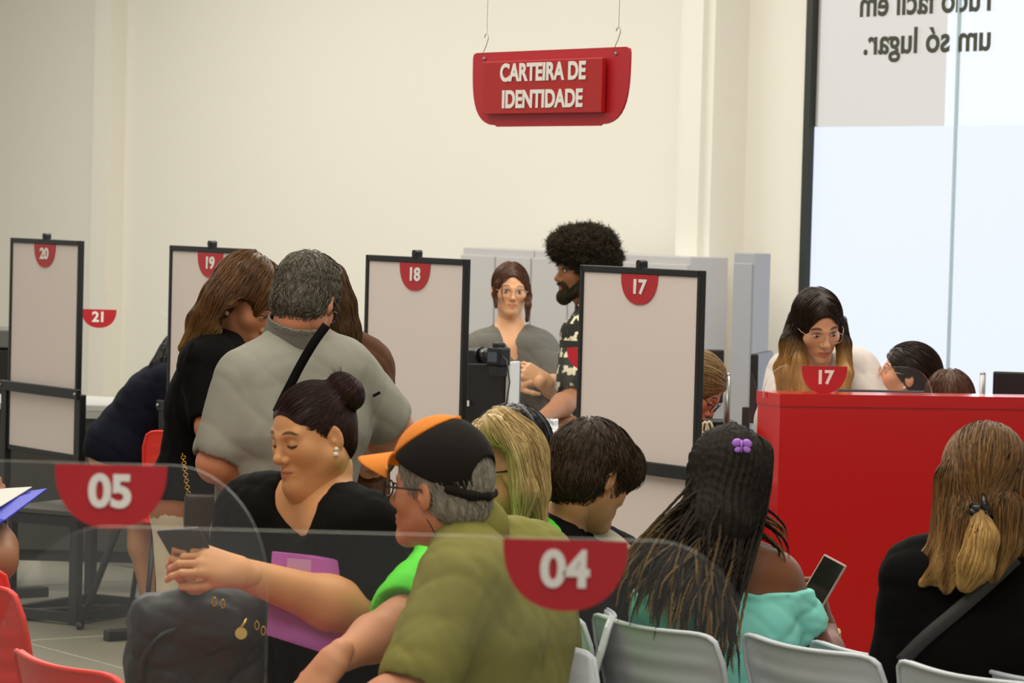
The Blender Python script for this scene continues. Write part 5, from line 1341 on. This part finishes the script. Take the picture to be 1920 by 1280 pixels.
# ---------------------------------------------------------------- man with afro
def p_afro():
    d = 13.3; fw = fdir(-70)
    H = Head(at(1090, 506, d), -76, 4, 0, 1.03, nose=1.25, lips=1.25)
    B = Body(at(1108, 580, d), at(1092, 632, 13.12), at(1148, 628, 13.52), at(1118, 860, d), at(1078, 742, 13.0), at(1010, 790, 12.72), at(1150, 740, 13.4), at(1090, 800, 12.9), bulk=1.05, arm=1.05).set_fw(fw)
    S = SDF(); H.build(S, B.N, .058); Sb = SDF(); Sb.cone(H.w(0, -.03, -.08), B.N, .055, .06, .03); B.torso(Sb); B.arms(Sb); legs_stand(Sb, B.P, B.lat)
    h1 = hand(at(1012, 788, 12.74), Vector((-.5, -.2, .25)), Vector((-.2, -.6, .8)), side=1, fc=[(20, 30, 20)]*4)
    h2 = hand(at(1072, 795, 12.9), Vector((-.7, -.3, -.15)), Vector((0, -.7, .7)), side=1)
    o = make_person('person with a round dark afro and beard in a printed T-shirt, seen in profile', floor_of(B.P), S, Sb, skin('skin_brown_a', (146, 98, 62), open_=.8, brow=(20, 15, 12), lip=(120, 66, 52), browt=1.3), H, (h1, h2), .0035)
    def pat(q, base, co):
        mp = q.n('ShaderNodeMapping'); q.t.links.new(co, mp.inputs[0]); mp.inputs['Scale'].default_value = (30, 30, 16)
        v = q.n('ShaderNodeTexVoronoi'); v.inputs['Scale'].default_value = 1.0; q.t.links.new(mp.outputs[0], v.inputs['Vector'])
        sp = q.n('ShaderNodeSeparateXYZ'); q.t.links.new(co, sp.inputs[0])
        lt = q.clamp(q.f('MULTIPLY', q.f('SUBTRACT', q.noise(34, 2, mp.outputs[0], .8), .5), 30)); n2 = q.clamp(q.f('MULTIPLY', q.f('SUBTRACT', q.noise(1.2, 3, mp.outputs[0]), .50), 26))
        # rows of lettering broken by dark gaps
        row = q.clamp(q.f('MULTIPLY', q.f('SUBTRACT', q.f('SINE', q.f('MULTIPLY', sp.outputs[2], 92)), -.2), 8))
        red = q.clamp(q.f('MULTIPLY', q.f('SUBTRACT', sp.outputs[2], 1.36), 60))
        c = q.mix(red, srgb(206, 196, 168), srgb(168, 34, 40))
        return q.mix(q.f('MULTIPLY', q.f('MULTIPLY', row, n2), .95), base, c)
    shirt(o, B, cloth('printed_black_jersey', (34, 34, 28), pattern=pat), 't_shirt', .014, .85, crew(B), 95, .006, 20, sg=.02, hem=.82)
    trousers(o, B, C_jean, fw, False, top=.92)
    # beard
    S = SDF()
    for i in (-1, 1): H.cone(S, (i*.062, .012, -.035), (i*.052, .035, -.080), .014, .018, .02, flow=DN); H.cone(S, (i*.052, .035, -.080), (i*.012, .075, -.108), .018, .022, .02, flow=DN); H.cone(S, (i*.026, .082, -.052), (0, .0955, -.050), .005, .0055, .006, flow=DN); H.cone(S, (i*.028, .080, -.054), (i*.030, .070, -.085), .007, .012, .01, flow=DN)
    H.ell(S, (0, .080, -.104), (.026, .022, .024), .02, flow=DN); H.ell(S, (0, .100, -.068), (.018, .020, .010), .006, 's')
    hm = hairmat('hair_afro', (18, 15, 10), (66, 56, 36), .85)
    hair_obj(o, S, .0035, hm, 1600, .018, None, 'beard', r=.0011, jit=.7, lift=.004, steps=4)
    # afro
    S = SDF(); rad = ('to', H.w(0, 0, .4))
    cen = npv(H.w(0, -.02, .06))
    def out(P): v = P-cen; return v/(np.linalg.norm(v, axis=1)[:, None]+1e-6)
    S.ell(at(1098, 468, d), (.132, .135, .098), None, .03, flow=out); S.ell(at(1062, 466, d), (.066, .09, .056), None, .03, flow=out); S.ell(at(1118, 492, d+.02), (.092, .11, .092), None, .03, flow=out)
    H.ell(S, (0, .150, -.035), (.10, .098, .112), .01, 's'); H.ell(S, (-.12, .055, -.06), (.07, .06, .06), .01, 's')
    rr = np.random.default_rng(9); DD = rr.normal(size=(9, 3))*70; PH = rr.uniform(0, 6, 9)
    def dsp(P): return sum(np.sin(P@DD[i]+PH[i]) for i in range(9))*.0028
    V, Q = S.mesh(.006, dsp); n = 14000; P = V[rr.integers(0, len(V), n)]; dirs = out(P.astype(np.float32))+rr.normal(size=(n, 3))*.5
    t = np.linspace(0, 1, 6)[None, :, None]; L = rr.uniform(.006, .020, n)[:, None, None]; tw = rr.normal(size=(n, 3))[:, None, :]*.006
    PT = P[:, None, :]+dirs[:, None, :]*L*t*.9+tw*np.sin(t*7)
    hair_obj(o, S, .006, hm, 0, 0, None, disp=dsp, extra=[tubes(PT.astype(np.float32), .0011, rr)])
p_afro()
# ---------------------------------------------------------------- woman in white blouse leaning over the counter
def p_lean():
    d = 11.55; fw = fdir(12)
    H = Head(at(1533, 610, d), 14, 25, -5, 1.03, lips=1.05)
    B = Body(at(1530, 668, 11.75), at(1486, 704, 11.85), at(1604, 704, 11.85), at(1560, 860, 12.15), at(1460, 790, 11.7), at(1500, 820, 11.45), at(1655, 790, 11.7), at(1610, 820, 11.45), fem=True, bulk=1.05, arm=1.2).set_fw(Vector((.1, -.8, -.5)))
    S = SDF(); H.build(S, B.N, .05); Sb = SDF(); Sb.cone(H.w(0, -.03, -.08), B.N, .048, .056, .03); B.torso(Sb); B.arms(Sb); legs_stand(Sb, B.P, Vector((1, 0, 0)))
    o = make_person('person in a white blouse with long two-tone hair, leaning over the red counter', floor_of(B.P), S, Sb, skin('skin_light_b', (222, 172, 132), open_=.85, lip=(186, 84, 76), brow=(34, 24, 18), browt=1.25, iris=(40, 30, 22)), H, (), .0028)
    shirt(o, B, cloth('white_blouse', (190, 180, 172)), 'blouse', .016, 1.7, vneck(B, .08), 97, .007, 24, sg=.016, hem=.8)
    trousers(o, B, C_jean, fw, False, top=.95)
    S = SDF()
    def fl(P): q_ = H.loc(P.astype(np.float32)); v = np.stack([np.sign(q_[:, 0])*.9, .15+0*q_[:, 0], -.9+0*q_[:, 0]], 1) @ H.Rm.T; return v/(np.linalg.norm(v, axis=1)[:, None]+1e-6)
    scalp(H, S, .012, ears=False, flow=fl, face=(.076, .10, .118), fc=(0, .125, -.036)); H.cone(S, (0, .0, .156), (0, .09, .122), .009, .008, .006, 's')
    for pts, rs in (
        ([(1494, 596, 11.62), (1484, 645, 11.56), (1482, 700, 11.52), (1490, 745, 11.50)], [.030, .040, .042, .024]),
        ([(1494, 620, 11.56), (1497, 680, 11.50), (1508, 735, 11.47)], [.022, .032, .026]),
        ([(1576, 600, 11.62), (1582, 645, 11.56), (1584, 700, 11.50), (1580, 740, 11.48)], [.020, .024, .028, .02]),
        ([(1490, 640, 11.6), (1468, 690, 11.6), (1466, 735, 11.58)], [.03, .03, .016])):
        S.chain([at(*p) for p in pts], rs, .015, flow=DN)
    for i in (-1, 1): pass
    zt_ = at(1533, 630, d).z
    hair_obj(o, S, .0035, hairmat('hair_ombre', (18, 12, 9), (58, 38, 22), .35, (188, 138, 70)), 3400, .12, None, r=.0010, jit=.05, lift=.004, tip=lambda V: (zt_-V[:, 2])*7, extra=None)
    glasses(o, H, M_gl, r=.0012, w_=.025, hh=.019, y=.104)
p_lean()
# ---------------------------------------------------------------- dark-haired woman in profile behind the counter
def p_prof():
    d = 11.75; fw = fdir(-88)
    H = Head(at(1700, 705, d), -96, -12, 0, 1.0)
    B = Body(at(1712, 790, d), at(1690, 830, 11.55), at(1730, 825, 11.95), at(1725, 990, d), at(1670, 930, 11.6), at(1620, 950, 11.5), at(1720, 930, 12.0), at(1660, 950, 11.9), fem=True).set_fw(fw)
    S = SDF(); H.build(S, B.N, .05); Sb = SDF(); B.torso(Sb); B.arms(Sb); legs_sit(Sb, B.P, fw, B.lat)
    o = make_person('person with dark hair and thin glasses in profile, seated behind the red counter', floor_of(B.P), S, Sb, skin('skin_light_c', (214, 150, 110), open_=.5), H, (), .003, .01)
    shirt(o, B, C_navy, 'shirt', .012, .8, crew(B), 99, h=.01); trousers(o, B, C_jean, fw)
    S = SDF(); scalp(H, S, .013, face=(.095, .10, .103), fc=(0, .132, -.040), flow=tuple(H.v(0, -1, -.5)), nape=-.09); H.ell(S, (0, -.075, -.03), (.065, .06, .09), .03); H.ell(S, (0, .10, -.06), (.12, .095, .105), .01, 's')
    hair_obj(o, S, .004, hairmat('hair_dark_d', (24, 15, 11), (56, 38, 28), .3), 1800, .09, None, r=.0011, jit=.05, lift=.003)
    glasses(o, H, M_gl, r=.0012); b = MB(); b.ball(H.w(-.080, .0, -.040), .006); b.ball(H.w(.080, .0, -.040), .006); b.build('earring', M_pearl, o, world=True)
    chair_for(ch0, B.P, fw, 'grey chair under the dark-haired person behind the red counter')
p_prof()
def p_top():
    d = 11.15
    fw = fdir(170); H = Head(at(1780, 762, d), 172, 5, 0, 1.0)
    B = Body(at(1785, 845, d), at(1840, 875, 11.2), at(1735, 875, 11.2), at(1790, 1060, d), at(1860, 980, 11.2), at(1840, 1010, 11.5), at(1715, 980, 11.2), at(1740, 1010, 11.5), fem=True).set_fw(fw)
    S = SDF(); H.build(S, B.N, .05); Sb = SDF(); B.torso(Sb); B.arms(Sb); legs_sit(Sb, B.P, fw, B.lat)
    o = make_person('person behind the red counter, only the top of a brown-haired head showing', floor_of(B.P), S, Sb, skin('skin_light_d', (214, 150, 110)), H, (), .005, .012)
    shirt(o, B, C_navy, 'shirt', .012, .8, crew(B), 99, h=.012); trousers(o, B, C_jean, fw)
    S = SDF(); scalp(H, S, .014, nape=-.09); hair_obj(o, S, .005, hairmat('hair_brown_e', (52, 30, 18), (104, 68, 42)), 1500, .08, None, r=.0012, jit=.05, lift=.003)
    chair_for(ch0, B.P, fw, 'grey chair under the brown-haired head behind the red counter')
# ---------------------------------------------------------------- seated person at the right edge of board 17
def p_seat17():
    d = 11.0; fw = fdir(78)
    H = Head(at(1303, 728, d), 76, 34, 6, 1.0)
    B = Body(at(1288, 800, d), at(1290, 842, 11.2), at(1282, 842, 10.85), at(1275, 1010, d), at(1320, 920, 11.25), at(1370, 930, 11.2), at(1305, 920, 10.82), at(1340, 950, 10.95), bulk=1.05).set_fw(fw)
    S = SDF(); H.build(S, B.N, .05); Sb = SDF(); B.torso(Sb); B.arms(Sb); legs_sit(Sb, B.P, fw, B.lat)
    o = make_person('person with glasses, in a black top with white floral print, seated right of board 17', floor_of(B.P), S, Sb, skin('skin_light_e', (214, 150, 110), open_=.2), H, (), .003, .01)
    shirt(o, B, C_black, 'shirt', .014, 1.7, crew(B, .066, .05), 103); trousers(o, B, C_jean, fw)
    b = MB()
    for (x, y, r_) in ((1322, 808, 14), (1330, 806, 13), (1318, 826, 13), (1310, 815, 12)):
        b.tube([at(x+r_*.45*math.cos(a), y+r_*1.2*math.sin(a), 10.79) for a in np.linspace(0, 6.28, 13)[:-1]], .005, 6, closed=True)
    b.build('floral_print', cloth('cream_print', (212, 200, 168)), o, world=True)
    S = SDF(); scalp(H, S, .012, flow=tuple(H.v(0, -1, -.6)), nape=-.07); H.ell(S, (0, -.09, .0), (.05, .04, .05), .02)
    hair_obj(o, S, .004, hairmat('hair_dark_blonde', (76, 54, 30), (158, 126, 78)), 1800, .09, None, r=.0011, jit=.06, lift=.003)
    glasses(o, H, M_gf, r=.002)
    chair_for(ch0, B.P, fw, 'grey chair under the person at the right edge of board 17')
p_top(); p_seat17()
# ---------------------------------------------------------------- person at the left edge holding papers
def p_edge():
    d = 8.0; fw = fdir(120)
    H = Head(at(-110, 800, 8.0), 110, 20, 0, 1.0)
    B = Body(at(-115, 890, 8.0), at(-75, 950, 8.15), at(-160, 960, 7.9), at(-120, 1260, 8.05), at(-20, 1075, 8.05), at(-12, 992, 8.25), at(-110, 1110, 7.85), at(-60, 1040, 8.1), arm=1.15, fem=True).set_fw(fw)
    B.LE = at(-6, 1050, 7.98); B.LW = at(-8, 985, 8.12); fw = fdir(175)
    S = SDF(); H.build(S, B.N, .05); Sb = SDF(); B.torso(Sb); B.arms(Sb); legs_sit(Sb, B.P, fw, B.lat)
    hd = hand(B.LW, Vector((.05, .15, 1)), Vector((1, -.6, 0)), side=-1, fc=[(25, 50, 30)]*4, sc=.95)
    o = make_person('person at the left edge, of whom an elbow and a ringed hand show', floor_of(B.P), S, Sb, skin('skin_brown_b', (150, 100, 62)), H, (hd,), .0035, .009)
    shirt(o, B, C_navy, 'shirt', .012, .45, crew(B), 88, h=.01); trousers(o, B, C_jean, fw)
    S = SDF(); scalp(H, S, .012); hair_obj(o, S, .006, hairmat('hair_black_c', (12, 11, 10), (34, 30, 26)), 500, .05, None)
    b = MB(); c = at(6, 980, 8.05); b.tube([c+Vector((.010*math.cos(a), .006*math.sin(a), .010*math.sin(a))) for a in np.linspace(0, 6.28, 13)[:-1]], .0022, 6, closed=True); b.build('ring', M_gold, o, world=True)
    chair_for(cr0, B.P, fw, 'red chair under the person beyond the left edge', 'red plastic waiting chairs')
    def sheet(name, pts, th, m, label, cat):
        b = MB(); A_ = [b.bm.verts.new(at(*p)) for p in pts]; C_ = [b.bm.verts.new(at(*p)+Vector((0, .0, -th))) for p in pts]
        b.bm.faces.new(A_); b.bm.faces.new(C_[::-1]); n = len(pts)
        for i in range(n): b.bm.faces.new((A_[i], C_[i], C_[(i+1) % n], A_[(i+1) % n]))
        return tag(b.build(name, m), label, cat)
    sheet('plastic_folder', [(-60, 950, 7.9), (40, 922, 8.2), (88, 915, 8.25), (12, 972, 7.93), (-60, 1010, 7.85)], .004, mat('blue_plastic', (24, 40, 190), .5, var=.2, vs=30), 'shiny blue plastic folder held at the left edge', 'folder')
    sheet('paper_sheet', [(-60, 922, 7.9), (10, 915, 8.2), (60, 912, 8.23), (-5, 952, 7.94)], .002, mat('paper_white', (214, 212, 206), .8), 'white printed sheet on top of the blue folder at the left edge', 'paper')
p_edge()
# white box and tissue on the desk, black tray
def boxobj(name, px, py, d, dims, m, label, cat, yaw=0):
    b = MB(); b.box((0, 0, -dims[2]/2), dims, bev=.004); o = b.build(name, m); o.location = at(px, py, d); o.rotation_euler = (0, 0, yaw); return tag(o, label, cat)
boxobj('cardboard_box', 1030, 805, 12.45, (.15, .12, .09), mat('box_white', (206, 208, 206), .6), 'small white box on the desk below the hands of the person with the afro', 'box', .2)
b = MB()
for k in range(5): b.grid(lambda u, v, k=k: (k*.011-.02+.010*math.sin(u*5+k), .02*(u-.5)+.006*math.sin(v*8+k), v*.045*(1-.3*abs(u-.5))), 6, 6, .001)
o = b.build('tissue', mat('tissue_white', (226, 228, 228), .8)); o.location = at(1030, 806, 12.45); tag(o, 'white crumpled paper tissue sticking up from the small white box', 'tissue')
boxobj('document_tray', 1345, 787, 11.45, (.12, .16, .045), M_black, 'black tray on the desk right of the person at board 17', 'tray', .1)
